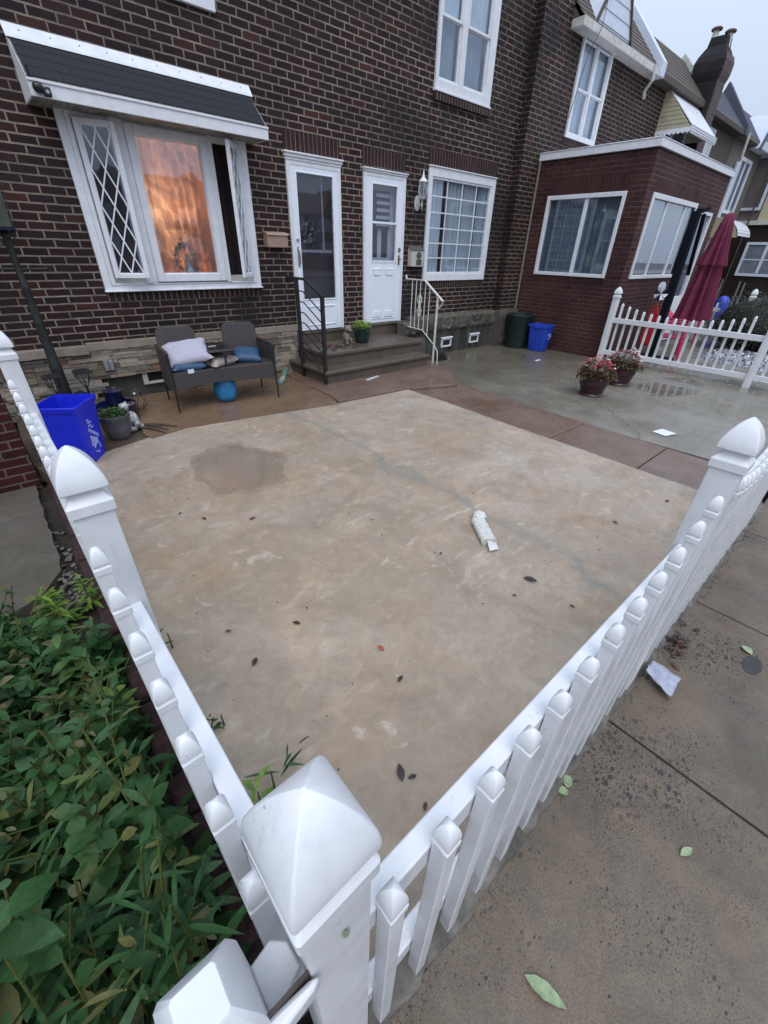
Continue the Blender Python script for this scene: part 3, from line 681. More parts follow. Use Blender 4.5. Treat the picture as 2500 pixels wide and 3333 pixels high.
# right foundation: rock faced band and ribbed stone
def rough(x0, x1, y, z0, z1, nx, nz, amp, lx=None):
    b = MB(); ids = []
    for j in range(nz+1):
        row = []
        for i in range(nx+1):
            x = x0+(x1-x0)*i/nx; z = z0+(z1-z0)*j/nz; t = j/nz
            e = -amp*(.3+random.random()) * (0.25 if j in (0, nz) else 1)
            row.append(b.vert((x, y+e, z)))
        ids.append(row)
    for j in range(nz):
        for i in range(nx): b.face((ids[j][i], ids[j][i+1], ids[j+1][i+1], ids[j+1][i]))
    bb = [b.vert((x0, y+.15, z1)), b.vert((x1, y+.15, z1))]
    b.face([ids[nz][i] for i in range(nx+1)]+[bb[1], bb[0]])
    lo = [b.vert((x0, y+.15, z0)), b.vert((x1, y+.15, z0))]
    b.face([ids[0][i] for i in range(nx, -1, -1)]+[lo[0], lo[1]])
    b.face([lo[0]]+[ids[j][0] for j in range(nz+1)]+[bb[0]]); b.face([bb[1]]+[ids[j][nx] for j in range(nz, -1, -1)]+[lo[1]])
    return b
rough(5.985, 8.60, -.125, -1.345, -1.055, 70, 7, .055).obj('stone_band', 'stone', H, smooth=50)
rib = MB(); x = 5.90; random.seed(4)
while x < 8.6:
    w_ = random.uniform(.05, .11)
    if not (6.88 < x+w_/2 < 7.27 and 0): rib.prism([(x, -.10, -1.9), (x+w_*.25, -.10-random.uniform(.02, .055), -1.9), (x+w_*.8, -.10-random.uniform(.02, .055), -1.9), (x+w_, -.10, -1.9)], (0, 0, .56))
    x += w_
rib.box(5.9, 8.6, -.10, .05, -1.9, -1.34); rib.obj('ribbed_foundation', 'stonedk', H, smooth=20)
rough(5.66, 5.99, -.30, -1.33, -1.10, 10, 6, .04).obj('corner_stone', 'stone', H, smooth=50)
rough(5.62, 5.93, -.62, -1.80, -1.33, 10, 8, .03).obj('corner_stone', 'stone', H, smooth=50)
for xa in (6.92, 7.83):
    v = MB(); frame_y(v, xa, xa+.30, -1.665, -1.50, .03, -.165, -.13); v.box(xa-.01, xa+.31, -.185, -.13, -1.5, -1.47)
    vo = v.obj('foundation_vent', 'trim', H, bev=.003); B(xa+.03, xa+.27, -.14, -.136, -1.635, -1.53).obj('vent_hole', 'dark', vo)

# --- interiors behind the openings (dark rooms)
def room(x0, x1, z0, z1, y, d, mat='dark'):
    b = MB(); Y = y+d
    b.poly(((x0, Y, z0), (x1, Y, z0), (x1, Y, z1), (x0, Y, z1))); b.poly(((x0, y, z0), (x0, Y, z0), (x0, Y, z1), (x0, y, z1)))
    b.poly(((x1, y, z0), (x1, y, z1), (x1, Y, z1), (x1, Y, z0))); b.poly(((x0, y, z1), (x0, Y, z1), (x1, Y, z1), (x1, y, z1))); b.poly(((x0, y, z0), (x1, y, z0), (x1, Y, z0), (x0, Y, z0)))
    return b
# --- bay window
W = MB(); frame_y(W, 1.17, 3.12, -.475, 1.10, .075, -.035, .06, wb=.055)           # outer casing
for xa in (1.245, 1.262): pass
frame_y(W, 1.245, 3.045, -.42, 1.10, .045, -.045, .09, wb=.02); frame_y(W, 1.29, 3.0, -.40, 1.10, .022, .0, .12, wb=.01); 
W.box(1.16, 3.13, -.06, .03, -.487, -.470)
BW = W.obj('bay_window', 'trim', H, bev=.005)
g = B(1.62, 1.70, -.07, .05, -.40, 1.08); g.box(1.70, 1.755, -.05, .04, -.40, 1.08); g.obj('mullion', 'trim', BW, bev=.005); B(2.62, 2.68, -.06, .05, -.40, 1.08).obj('mullion', 'trim', BW, bev=.005)
g = MB(); frame_y(g, 1.755, 2.62, -.39, 1.06, .085, -.065, .03); frame_y(g, 1.825, 2.55, -.32, .99, .022, -.045, .02); g.obj('picture_sash', 'trim', BW, bev=.006)
B(1.84, 2.535, -.012, -.008, -.305, .975).obj('glass', glass('picture_glass', refl=.10, grime=.10, tr=1), BW, smooth=0)
def sash(x, y, w_, z0, z1, ang, lattice, flip):
    """casement hinged at (x, y), swung out by ang; local u runs from hinge to free edge"""
    b = MB(); frame_y(b, 0, w_, z0, z1, .045, -.02, .02); frame_y(b, .04, w_-.04, z0+.04, z1-.04, .014, -.012, .012)
    m = Matrix.Translation((x, y, 0)) @ Matrix.Rotation(ang, 4, 'Z') @ Matrix.Scale(-1 if flip else 1, 4, (1, 0, 0))
    o = MB(); o.add(b, m); so_ = o.obj('casement', 'trim', BW, bev=.004)
    gl = MB(); gl.box(.05, w_-.05, -.002, .002, z0+.05, z1-.05); q = MB(); q.add(gl, m); q.obj('pane', 'glass', so_, smooth=0)
    if lattice:
        lt = MB(); u0, u1, a0, a1 = .054, w_-.054, z0+.054, z1-.054; du = (u1-u0)/2; dz = .31
        def clip(p, q_):
            (xa, za), (xb, zb) = p, q_; t0, t1 = 0., 1.
            for d_, s_ in ((xb-xa, (u0-xa, u1-xa)), (zb-za, (a0-za, a1-za))):
                if abs(d_) < 1e-9: continue
                ta, tb = s_[0]/d_, s_[1]/d_
                if ta > tb: ta, tb = tb, ta
                t0, t1 = max(t0, ta), min(t1, tb)
            return None if t1 <= t0+.01 else ((xa+(xb-xa)*t0, za+(zb-za)*t0), (xa+(xb-xa)*t1, za+(zb-za)*t1))
        k = -8
        while k < 16:
            for sg in (1, -1):
                z_ = a0+k*dz; c = clip((u0, z_ if sg > 0 else z_), (u1, z_+sg*dz*2))
                if c: lt.bar((c[0][0], -.008 if sg > 0 else -.011, c[0][1]), (c[1][0], -.008 if sg > 0 else -.011, c[1][1]), .014, .006, (0, 1, 0))
            k += 1
        q = MB(); q.add(lt, m); q.obj('lattice', 'trim', so_, smooth=0)
    return so_
sash(1.30, -.06, .36, -.345, 1.03, R(-16), True, False)
sash(2.99, -.06, .35, -.345, 1.03, R(46), True, True)
g = B(1.28, 1.62, .02, .045, -.40, -.33); g.box(2.68, 3.02, .02, .045, -.40, -.33); g.bar((2.80, -.05, -.345), (2.93, -.01, -.35), .012); g.bar((1.40, -.10, -.345), (1.5, -.01, -.35), .012); g.obj('crank_track', 'trim_warm', BW, bev=.003)
rm = room(1.25, 3.04, -.42, 1.12, .13, 1.5); rm.obj('interior', 'wallwarm', BW, smooth=0)
ddm = curtain_mat('dark_drape', (.035, .022, .025), (.02, .014, .016))
for a, b in ((1.25, 1.72), (2.66, 3.04)):
    g = MB(); folds(g, a, b, -.4, 1.1, .20, .02, .10); g.obj('dark_drape', ddm, BW, smooth=60)
g = MB(); random.seed(17); folds(g, 1.72, 2.66, -.40, 1.1, .55, .022, .11); g.obj('sheer_curtain', 'sheer', BW, smooth=60)
g = B(1.25, 3.04, .13, .5, -.40, -.385); g.obj('inner_sill', 'trim', BW)
# awning roof over the bay
A = thing('window_canopy', 'shallow black shingled canopy with white trim over the bay window', 'canopy', (2.1, 0, 1.07))
sl_ = lambda t: (-.05-.32*t, 1.51-.305*t)
g = MB(); g.prism([(.975, 0, 1.50), (.975, -.05, 1.505), (.975, -.37, 1.20), (.975, -.37, 1.18), (.975, 0, 1.18)], (2.26, 0, 0)); g.obj('canopy_body', 'soffit', A, smooth=0)
g = MB(); ny = 4
for j in range(ny):
    t0, t1 = j/ny, (j+1)/ny; y0, z0 = sl_(t0); y1, z1 = sl_(t1)
    x = .985; random.seed(60+j)
    while x < 3.225:
        L = min(random.uniform(.16, .34), 3.225-x)
        h = random.uniform(.004, .006)
        g.poly(((x, y1-.004, z1+h), (x+L-.003, y1-.004, z1+h), (x+L-.003, y0, z0+.004), (x, y0, z0+.004))); g.poly(((x, y1-.004, z1-.003), (x+L-.003, y1-.004, z1-.003), (x+L-.003, y1-.004, z1+h), (x, y1-.004, z1+h)))
        x += L
g.obj('shingles', 'shingle', A, smooth=0)
g = MB(); g.prism([(.962, 0, 1.60), (.962, -.012, 1.60), (.962, -.075, 1.515), (.962, -.085, 1.492), (.962, -.075, 1.492), (.962, -.0, 1.58)], (2.29, 0, 0)); g.obj('flashing', 'trim', A, smooth=0)
sc_ = MB()
for i in range(10): sc_.blob((1.08+i*.228, -.045, 1.557), .006, 6, 4)
sc_.obj('nail_heads', 'pewter', A)
g = B(.97, 3.24, -.40, -.372, 1.068, 1.185); g.box(.965, 3.245, -.41, -.40, 1.165, 1.185); g.box(.97, .985, -.37, 0, 1.07, 1.19); g.box(3.225, 3.24, -.37, 0, 1.07, 1.19); g.obj('fascia', 'trim', A, bev=.003)
for k_, xx in ((0, .972), (1, 3.222)):
    g = MB(); g.prism([(xx, 0, 1.19), (xx, -.37, 1.19), (xx, -.37, 1.20), (xx, -.05, 1.50), (xx, 0, 1.50)], (.016, 0, 0)); g.obj('side_panel', 'trim', A)
g = MB(); x = .985
while x < 3.2: g.box(x, x+.052, -.37, 0, 1.075, 1.082+.004); x += .056
g.obj('soffit_boards', 'soffit', A, smooth=0)
SCM = thing('security_camera', 'small black security camera at the left end of the black canopy', 'security camera', (1.02, -.43, 1.12))
g = MB(); g.blob((1.03, -.43, 1.125), .04, 12, 8, 0, (1.1, 1, 1)); g.bar((1.0, -.38, 1.17), (.99, -.41, 1.26), .012); g.obj('mount', 'black', SCM)
g = B(1.055, 1.115, -.465, -.42, 1.07, 1.135); g.obj('camera_head', 'black', SCM, bev=.01)
g = MB(); g.tube([(1.085, -.467, 1.10), (1.085, -.474, 1.10)], .014, 10); g.obj('lens', 'silver', SCM)
# lamp, vase and wreath inside the lit window
LM = thing('table_lamp', 'lit orange table lamp glowing behind the bay window', 'lamp', (2.42, .95, -.4))
g = MB(); g.lathe([(.17, 0), (.15, .33)], 28, (2.42, .95, -.16), cap=False); g.obj('lamp_shade', 'shade', LM, smooth=60)
g = MB(); g.lathe([(.07, -.4), (.08, -.38), (.03, -.33), (.055, -.27), (.02, -.2), (.012, -.1)], 20, (2.42, .95, 0)); g.obj('lamp_base', 'vase', LM)
for (x, y, z, e, r) in ((2.42, .95, .10, 11, .05), (2.10, .80, .35, 5, .08)):  # bulb inside the shade, then an added fill light free in the room
    l = bpy.data.lights.new('bulb_and_fill', 'POINT'); l.energy = e; l.color = (1, .66, .40); l.shadow_soft_size = r
    lo_ = bpy.data.objects.new('bulb_and_fill', l); COL.objects.link(lo_); lo_.location = (x-2.42, y-.95, z+.4); lo_.parent = LM
VS = thing('vase', 'grey vase with sage green wreath and dark sprig on the lit sill', 'vase', (2.27, .28, -.385))
g = MB(); g.lathe([(.045, 0), (.062, .03), (.066, .08), (.04, .15), (.022, .20), (.022, .26), (.03, .28)], 20, (2.27, .28, -.385)); g.obj('vase_body', 'vase', VS)
random.seed(8); g = MB()
for i in range(260):
    a = R(random.uniform(-40, 220)); rr = .135+random.gauss(0, .022)
    c = Vector((2.26+rr*.85*math.cos(a), .30+random.gauss(0, .02), -.17+rr*1.35*math.sin(a)))
    g.leaf(c, (random.gauss(0, 1), random.gauss(0, .6), random.gauss(0, 1)), random.uniform(.03, .06), .022, rnd=random.random())
g.obj('wreath', 'wreath', VS, smooth=60)
g = MB(); 
g.tube([(2.27, .28, -.11), (2.22, .24, .0), (2.14, .22, .12)], .003, 5)
for i in range(12):
    t = .25+i*.065; p = Vector((2.25-.13*t, .24, -.08+.20*t)); g.leaf(p, (random.choice((-1, 1))*.8-.2, -.2, random.uniform(-.2, .8)), .055, .022, droop=.1)
g.obj('sprig', 'black', VS, smooth=60)

# --- doors
def door_trim(name, x0, x1, z0, z1, crown):
    b = MB(); b.box(x0, x0+.055, -.035, .05, z0, z1); b.box(x1-.055, x1, -.035, .05, z0, z1); b.box(x0+.055, x1-.055, -.034, .05, z1-.05, z1)
    for i, (d, h) in enumerate(crown): b.box(x0-.012*(i+1), x1+.012*(i+1), -.035-d, .05, z1+sum(c[1] for c in crown[:i]), z1+sum(c[1] for c in crown[:i+1]))
    return b
d1 = door_trim('', 3.665, 4.545, -1.115, .985, [(.008, .03), (.022, .035), (.04, .02)]).obj('door_frame', 'trim', H, bev=.004)
d1['label'] = 'white frame with full height dark storm door'
g = MB(); frame_y(g, 3.72, 4.49, -1.11, .935, .062, -.03, .01, wb=.43, wt=.065, wr=.072, wl=.072); frame_y(g, 3.79, 4.42, -.68, .88, .018, -.038, 0); frame_y(g, 3.83, 4.38, -1.04, -.76, .014, -.040, -.02)
dd = g.obj('storm_door', 'door', d1, bev=.005)
g = B(3.80, 4.41, -.012, -.008, -.67, .87); g.obj('glass', 'glass_smoke', d1, smooth=0)
g = MB(); g.tube([(3.757, -.05, .0), (3.757, -.075, -.03), (3.757, -.075, -.17), (3.757, -.05, -.20)], .009, 8); g.box(3.742, 3.772, -.04, -.03, -.23, .02); g.obj('door_handle', 'silver', d1, bev=.002)
g = MB(); g.tube([(3.757, -.03, .10), (3.757, -.05, .10)], .018, 14); g.obj('lock', 'silver', d1)
g = MB(); g.box(3.74, 4.46, .11, .13, -1.12, 1.0); io = g.obj('inner_door', simple('inner_door_brown', (.035, .022, .02), .4, (.028, .018, .017), 5), d1)
g = B(3.76, 4.44, .09, .11, -.05, -.015); g.box(4.28, 4.30, .09, .11, -.05, .93); g.obj('inner_trim', simple('shadow_grey_trim', (.34, .34, .36), .6), d1)
random.seed(14); g = MB()
for i in range(240):
    a = random.random()*6.283; rr = random.gauss(.12, .035); g.leaf((4.02+rr*math.cos(a)*.8, .07+random.gauss(0, .012), .22+rr*math.sin(a)), (random.gauss(0, 1), -.4, random.gauss(0, 1)), .05, .026, rnd=random.random())
wr = g.obj('door_wreath', attrmat('muted_wreath', [(0, (.05, .06, .09)), (.5, (.14, .14, .16)), (.8, (.45, .42, .44)), (1, (.25, .15, .12))], .8), None, smooth=60)
tag(wr, 'muted floral wreath hanging behind the dark storm door glass', 'wreath')
g = B(3.66, 4.56, -.07, .0, -1.16, -1.118); g.obj('threshold', 'step', H, bev=.008)

d2 = door_trim('', 4.975, 5.85, -1.10, 1.0, [(.012, .028), (.03, .018)]).obj('door_frame', 'trim', H, bev=.004)
d2['label'] = 'white frame with two pane storm door and solid lower panel'
g = MB(); frame_y(g, 5.03, 5.795, -1.09, .95, .1, -.03, .01, wb=.94, wt=.085, wl=.105, wr=.125); frame_y(g, 5.13, 5.68, -.16, .88, .018, -.038, 0)
g.box(5.15, 5.66, -.036, -.005, .365, .395)
def emboss(b, x0, x1, z, up_):
    w_ = x1-x0
    b.prism([(x0+w_*.14, -.032, z+up_*.075), (x0+w_*.86, -.032, z+up_*.075), (x1, -.032, z), (x0, -.032, z)], (0, -.010, 0)); b.prism([(x0-.004, -.032, z-up_*.004), (x1+.004, -.032, z-up_*.004), (x1+.004, -.032, z-up_*.02), (x0-.004, -.032, z-up_*.02)], (0, -.014, 0))
for xa in (5.17, 5.44): emboss(g, xa, xa+.19, -.98, 1); emboss(g, xa, xa+.19, -.28, -1)
g.box(5.13, 5.70, -.038, -.02, -1.035, -1.02); g.box(5.12, 5.70, -.036, -.02, -.175, -.162)
g.obj('storm_door', 'door', d2, bev=.004)
B(5.15, 5.665, -.014, -.01, -.15, .875).obj('glass', 'glass_smoke', d2, smooth=0)
g = MB(); g.tube([(5.745, -.03, .02), (5.745, -.06, .02)], .02, 12); g.box(5.73, 5.76, -.04, -.03, -.02, .05); g.box(5.728, 5.762, -.042, -.03, -.20, -.06); g.tube([(5.745, -.045, -.12), (5.745, -.085, -.12), (5.70, -.09, -.125)], .01, 8); g.obj('door_handle', 'brass', d2, bev=.002)
# inner white door with two tall lites and a striped flag hanging in the upper pane
g = MB(); wgrey = simple('inner_white_door', (.55, .56, .58), .6, (.48, .49, .51), 4)
wall_y(g, 5.03, 5.8, -1.1, .95, .10, [(5.22, 5.37, -.10, .33), (5.45, 5.60, -.10, .33)], .02); g.obj('inner_door', wgrey, d2, smooth=0)
B(5.05, 5.78, .125, .13, -1, .9).obj('dark_lite', 'dark', d2)
FL = thing('house_flag', 'striped flag with dark starred corner hanging behind the door glass', 'flag', (5.4, .06, .6))
g = MB()
for i in range(5): g.box(5.30, 5.585, .06, .066, .72-.095*i, .765-.095*i)
g.obj('pale_stripes', simple('flag_pale', (.42, .42, .44), .9), FL, smooth=0)
B(5.18, 5.60, .068, .074, .30, .80).obj('dark_field', simple('flag_dark', (.03, .035, .05), .9), FL, smooth=0)
g = MB(); g.box(5.18, 5.31, .055, .062, .48, .72); g.obj('canton', simple('flag_canton', (.015, .018, .03), .9), FL)
g = MB()
for j in range(5):
    for i in range(3): g.blob((5.205+i*.038+(.018 if j % 2 else 0), .053, .51+j*.045), .006, 6, 4)
g.obj('stars', simple('flag_star', (.35, .35, .36), .9), FL)

# --- lattice window with curtains
g = MB(); frame_y(g, 6.375, 8.205, -.46, 1.21, .08, -.035, .05, wb=.115, wt=.13, wr=.10, wl=.075); frame_y(g, 6.45, 8.105, -.345, 1.08, .03, -.022, .05)
g.box(6.36, 8.22, -.055, .02, 1.205, 1.222)
lw = g.obj('lattice_window', 'trim', H, bev=.005)
B(6.48, 8.08, .008, .012, -.32, 1.05).obj('glass', 'glass', lw, smooth=0)
g = MB()
for i in range(1, 4): g.box(6.48+1.6*i/4-.009, 6.48+1.6*i/4+.009, -.006, .006, -.315, 1.05)
for j in range(1, 6): g.box(6.48, 8.075, -.004, .0075, -.315+1.365*j/6-.009, -.315+1.365*j/6+.009)
g.obj('muntins', 'trim', lw, smooth=0)
room(6.46, 8.12, -.36, 1.1, .13, .6).obj('interior', 'dark', lw, smooth=0)
random.seed(23); g = MB()
for a, b in ((6.46, 6.86), (6.95, 7.34), (7.40, 7.78), (7.88, 8.12)): folds(g, a, b, -.36, 1.1, .075, .038, .10)
g.obj('curtain', 'curtain', lw, smooth=70)
# --- upper window: two double hung units
g = MB(); frame_y(g, 6.37, 7.74, 2.125, 4.2, .07, -.035, .05, wb=.12, wr=.16); g.box(6.90, 7.02, -.03, .05, 2.245, 4.1); g.box(6.36, 7.75, -.06, .02, 2.10, 2.128)
uw = g.obj('upper_window', 'trim', H, bev=.006)
g = MB()
for a, b in ((6.44, 6.90), (7.02, 7.58)):
    frame_y(g, a, b, 2.245, 2.92, .035, .0, .04); frame_y(g, a, b, 2.90, 4.05, .035, -.02, .02)
g.obj('window_sash', 'trim', uw, bev=.004)
g = MB()
for a, b in ((6.47, 6.87), (7.05, 7.55)): g.box(a, b, .012, .016, 2.28, 4.0)
g.obj('glass', 'glass', uw, smooth=0)
room(6.44, 7.60, 2.2, 4.1, .13, .6).obj('interior', 'dark', uw, smooth=0)
random.seed(5); g = MB(); folds(g, 6.46, 6.86, 2.3, 4.05, .085, .014, .09); folds(g, 7.06, 7.52, 2.3, 4.05, .085, .014, .09); g.obj('curtain', 'curtain_grey', uw, smooth=70)
g = MB(); folds(g, 6.46, 6.88, 2.95, 4.05, .055, .008, .12); folds(g, 7.04, 7.52, 2.95, 4.05, .055, .008, .12); g.obj('curtain', 'curtain', uw, smooth=70)
# window trim just entering the picture at the top
g = B(2.2, 2.95, -.04, .03, 2.10, 2.2); g.obj('upper_window_sill', 'trim', H, bev=.004)

# --- steps
S = thing('front_steps', 'worn brownstone steps leading up to the two white doors', 'steps', (4.6, -.5, -1.67))
g = B(3.58, 5.985, -.055, .0, -1.33, -1.135); g.obj('threshold_riser', 'step', S, bev=.01)
g = B(4.58, 5.985, -.08, .0, -1.135, -1.095); g.box(3.58, 4.58, -.075, .0, -1.135, -1.118); g.obj('door_sill', 'step', S, bev=.01)
g = B(3.60, 4.55, -.83, .0, -1.36, -1.30); g.box(4.556, 5.66, -.83, .0, -1.36, -1.30); g.obj('landing', 'step', S, bev=.014)
g = B(3.63, 4.68, -.80, -.02, -1.50, -1.36); g.box(4.685, 5.64, -.80, -.02, -1.50, -1.36); g.obj('riser', 'step', S, bev=.006)
g = B(3.42, 4.68, -1.10, -.05, -1.545, -1.49); g.box(4.686, 5.58, -1.10, -.05, -1.545, -1.49); g.obj('tread', 'step', S, bev=.014)
g = B(3.46, 4.78, -1.065, -.05, -1.72, -1.545); g.box(4.785, 5.56, -1.065, -.05, -1.72, -1.545); g.obj('riser', 'step', S, bev=.006)

# ================================================================== NEIGHBOUR WITH ENCLOSED PORCH
def facade_window(par, x0, x1, z0, z1, y, two=True, cur='curtain_grey', trim='trim', mat='glass', mid=.5, name='window'):
    g = MB(); frame_y(g, x0, x1, z0, z1, .07, y-.04, y+.04); o = g.obj(name, trim, par, bev=.005)
    g = MB(); c = (x0+x1)/2; zm = z0+(z1-z0)*mid
    units = ((x0+.07, c-.03), (c+.03, x1-.07)) if two else ((x0+.07, x1-.07),)
    if two: g.box(c-.03, c+.03, y-.03, y+.04, z0+.07, z1-.07)
    for a, b in units: frame_y(g, a, b, z0+.07, zm, .03, y-.0, y+.035); frame_y(g, a, b, zm-.02, z1-.07, .03, y-.02, y+.02)
    g.obj('window_sash', trim, o, bev=.003)
    B(x0+.07, x1-.07, y+.022, y+.026, z0+.07, z1-.07).obj('pane', mat, o, smooth=0)
    g = MB(); folds(g, x0+.1, x1-.1, z0+.08, z1-.08, y+.12, .015, .1); g.obj('curtain', cur, o, smooth=70)
    room(x0, x1, z0, z1, y+.05, .5).obj('interior', 'dark', o, smooth=0)
    return o
HN = thing('brick_row_house', 'row house joined on the right with red brick enclosed porch and white gable', 'house', (11, -.17, -1.77))
yn = -.17
g = MB(); wall_y(g, 8.72, 13.1, -1.9, 3.62, yn, [(10.10, 11.24, 2.08, 3.44)], .1)
wall_y(g, 8.72, 9.6, 3.62, 5.4, yn, [])
g.obj('wall', 'brick2', HN, smooth=0)
g = MB(); g.poly(((8.72, .0, -1.1), (8.72, yn, -1.1), (8.72, yn, 5.4), (8.72, .0, 5.4))); g.poly(((9.6, yn, 3.6), (9.6, 1.5, 3.6), (9.6, 1.5, 5.4), (9.6, yn, 5.4)))
g.obj('return_wall', 'brick_y', HN, smooth=0)
random.seed(44); t = rough(8.60, 9.33, yn-.11, -1.80, -1.06, 16, 12, .03); t.obj('stone_base', 'stone', HN, smooth=50)
facade_window(HN, 10.05, 11.27, 2.04, 3.50, yn, True, 'curtain', mid=.5, name='upper_window')
g = B(10.05, 11.27, yn-.012, yn, 1.93, 2.035); g.obj('rowlock_sill', 'rowlock', HN, smooth=0)
# porch
PX, PY = 9.35, -2.37
lw_ = (-2.0, -.54, -.31, .96); fwin = (9.72, 11.98, -.31, .93); pdoor = (12.25, 13.15, -1.7, .85)
g = MB(); wall_x(g, PY, yn, -1.9, 1.585, PX, [lw_], .1); g.obj('porch_side_wall', 'red_y', HN, smooth=0)
g = MB(); wall_y(g, PX, 13.6, -1.9, 1.585, PY, [fwin, pdoor], .1); g.obj('porch_front_wall', 'red_x', HN, smooth=0)
g = MB(); g.poly(((13.6, PY, -1.9), (13.6, yn, -1.9), (13.6, yn, 1.58), (13.6, PY, 1.58))); g.obj('porch_end_wall', 'red_y', HN, smooth=0)
g = B(PX-.02, 13.62, PY-.02, yn, 1.583, 1.60); g.obj('porch_roof', 'roof_tan', HN, smooth=0)
g = B(PX-.045, PX-.0, PY-.045, yn, 1.575, 1.69); g.box(PX, 13.64, PY-.045, PY-.0, 1.575, 1.69); g.box(PX-.055, 13.65, PY-.055, yn, 1.685, 1.70)
g.obj('porch_fascia', 'trim', HN, bev=.006)
g = MB(); g.box(-2.03, -.51, -.004, .02, 1.03, 1.25); swap(g, PX).obj('soldier_course', 'red_sol_y', HN, smooth=0)
g = MB(); g.box(-2.03, -.51, -.006, .02, -.44, -.345); swap(g, PX).obj('rowlock_sill', 'red_sol_y', HN, smooth=0)
g = B(9.66, 12.05, PY-.004, PY+.02, .99, 1.21); g.obj('soldier_course', 'red_sol_x', HN, smooth=0)
random.seed(2)
g = MB(); frame_y(g, -2.05, -.50, -.345, 1.01, .06, -.03, .05, wt=.07); g.box(-1.36, -1.29, -.005, .05, -.28, .94); pw = swap(g, PX).obj('porch_window', 'trim', HN, bev=.005)
g = B(-1.99, -.56, .028, .032, -.29, .95); swap(g, PX).obj('pane', 'glass', pw, smooth=0)
g = MB(); folds(g, -1.99, -.56, -.3, .95, .10, .016, .12); swap(g, PX).obj('curtain', 'curtain_olive', pw, smooth=70)
g = MB()
for i in range(9): g.box(-1.29+.07*i, -1.285+.07*i, .05, .055, -.28, .94)
for i in range(14): g.box(-1.29, -.56, .05, .056, -.25+.085*i, -.246+.085*i)
swap(g, PX).obj('window_grille', 'curtain_grey', pw, smooth=0)
g = MB(); frame_y(g, 9.66, 12.04, -.345, 1.0, .06, PY-.03, PY+.04, wt=.08); g.box(10.45, 10.50, PY-.0, PY+.04, -.29, .92); g.box(11.45, 11.50, PY-.0, PY+.04, -.29, .92); pf = g.obj('porch_window', 'trim', HN, bev=.005)
B(9.72, 11.98, PY+.022, PY+.026, -.3, .93).obj('pane', glass('porch_front_glass', refl=.28, grime=.25), pf, smooth=0)
g = MB(); folds(g, 9.72, 11.98, -.3, .93, PY+.1, .02, .12); g.obj('curtain', 'curtain', pf, smooth=70)
g = MB(); frame_y(g, 12.22, 13.18, -1.75, .9, .06, PY-.03, PY+.05); g.box(12.28, 13.12, PY+.0, PY+.03, -1.7, -.75); pdn = g.obj('porch_door', 'trim', HN, bev=.005)
B(12.28, 13.12, PY+.02, PY+.024, -.75, .84).obj('pane', 'glass', pdn, smooth=0)
B(9.5, 13.5, PY+.13, PY+.14, -1.9, 1.5).obj('porch_interior', 'dark', HN, smooth=0)
g = MB(); g.tube([(PX-.03, yn-.03, -1.05), (PX-.035, yn-.03, 0.2), (PX-.03, yn-.03, 1.57)], .024, 8); g.obj('conduit', simple('limey_conduit', (.22, .20, .17), .7, (.14, .13, .11), 20), HN)

# roofs of the row: steep shingled fronts with party wall copings and wall gables
def mansard(par, x0, x1, mat, z0=3.56, y0=-.38, z1=4.5, y1=.5, eave='trim_warm'):
    g = MB(); n = 9
    for j in range(n):
        a, b = j/n, (j+1)/n; ya, za = y0+(y1-y0)*a, z0+(z1-z0)*a; yb, zb = y0+(y1-y0)*b, z0+(z1-z0)*b
        g.prism([(x0, ya, za), (x0, ya-.006, za+.007), (x0, yb, zb+.002), (x0, yb+.01, zb-.01)], (x1-x0, 0, 0))
    g.prism([(x0, y1, z1), (x0, 6, z1+.5), (x0, 6, z0-.4), (x0, y0+.1, z0)], (x1-x0, 0, 0)); g.obj('roof', mat, par, smooth=0)
    g = B(x0, x1, y0-.03, yn+.01, z0-.13, z0-.005); g.obj('eave', eave, par, bev=.01)
def coping(par, x, w_, mat, up_=.16):
    g = MB(); g.prism([(x-w_/2, -.46, 3.42), (x-w_/2, -.46, 3.66), (x-w_/2, .5, 4.5+up_+.04), (x-w_/2, .62, 4.5), (x-w_/2, -.2, 3.42)], (w_, 0, 0)); g.obj('party_coping', mat, par, bev=.01)
mansard(HN, 9.6, 13.02, 'roof_tan')
coping(HN, 13.12, .20, 'siding_w')
g = MB(); g.prism([(10.10, -.34, 3.60), (11.50, -.34, 3.60), (10.80, -.34, 4.70)], (0, .9, 0)); gb = g.obj('gable', 'siding_w', HN, smooth=0)
g = MB()
for i in range(6):
    z = 3.62+i*.18; hw = .70*(1-(z-3.6)/1.1); g.prism([(10.8-hw, -.352, z+.02), (10.8+hw, -.352, z+.02), (10.8+hw-.11, -.343, z+.175), (10.8-hw+.11, -.343, z+.175)], (0, .02, 0))
g.obj('siding_boards', 'siding_w', gb, smooth=0)
g = MB(); g.bar((11.54, -.36, 3.56), (10.8, -.36, 4.75), .03, .05, (0, 1, 0)); g.bar((10.06, -.36, 3.56), (10.8, -.36, 4.75), .03, .05, (0, 1, 0)); g.obj('rake_trim', 'roof_tan', gb)
g = MB(); g.tube([(10.15, -.46, 4.1), (10.12, -.47, 3.5), (10.05, -.35, 3.2), (9.98, -.23, 2.3)], .006, 6); g.obj('cable', 'black', HN)
g = MB(); g.tube([(12.75, -.42, 3.55), (12.78, -.42, 3.32), (12.9, -.25, 3.2), (13.02, -.22, 3.1)], .035, 8); g.obj('gutter_elbow', 'trim_warm', HN)
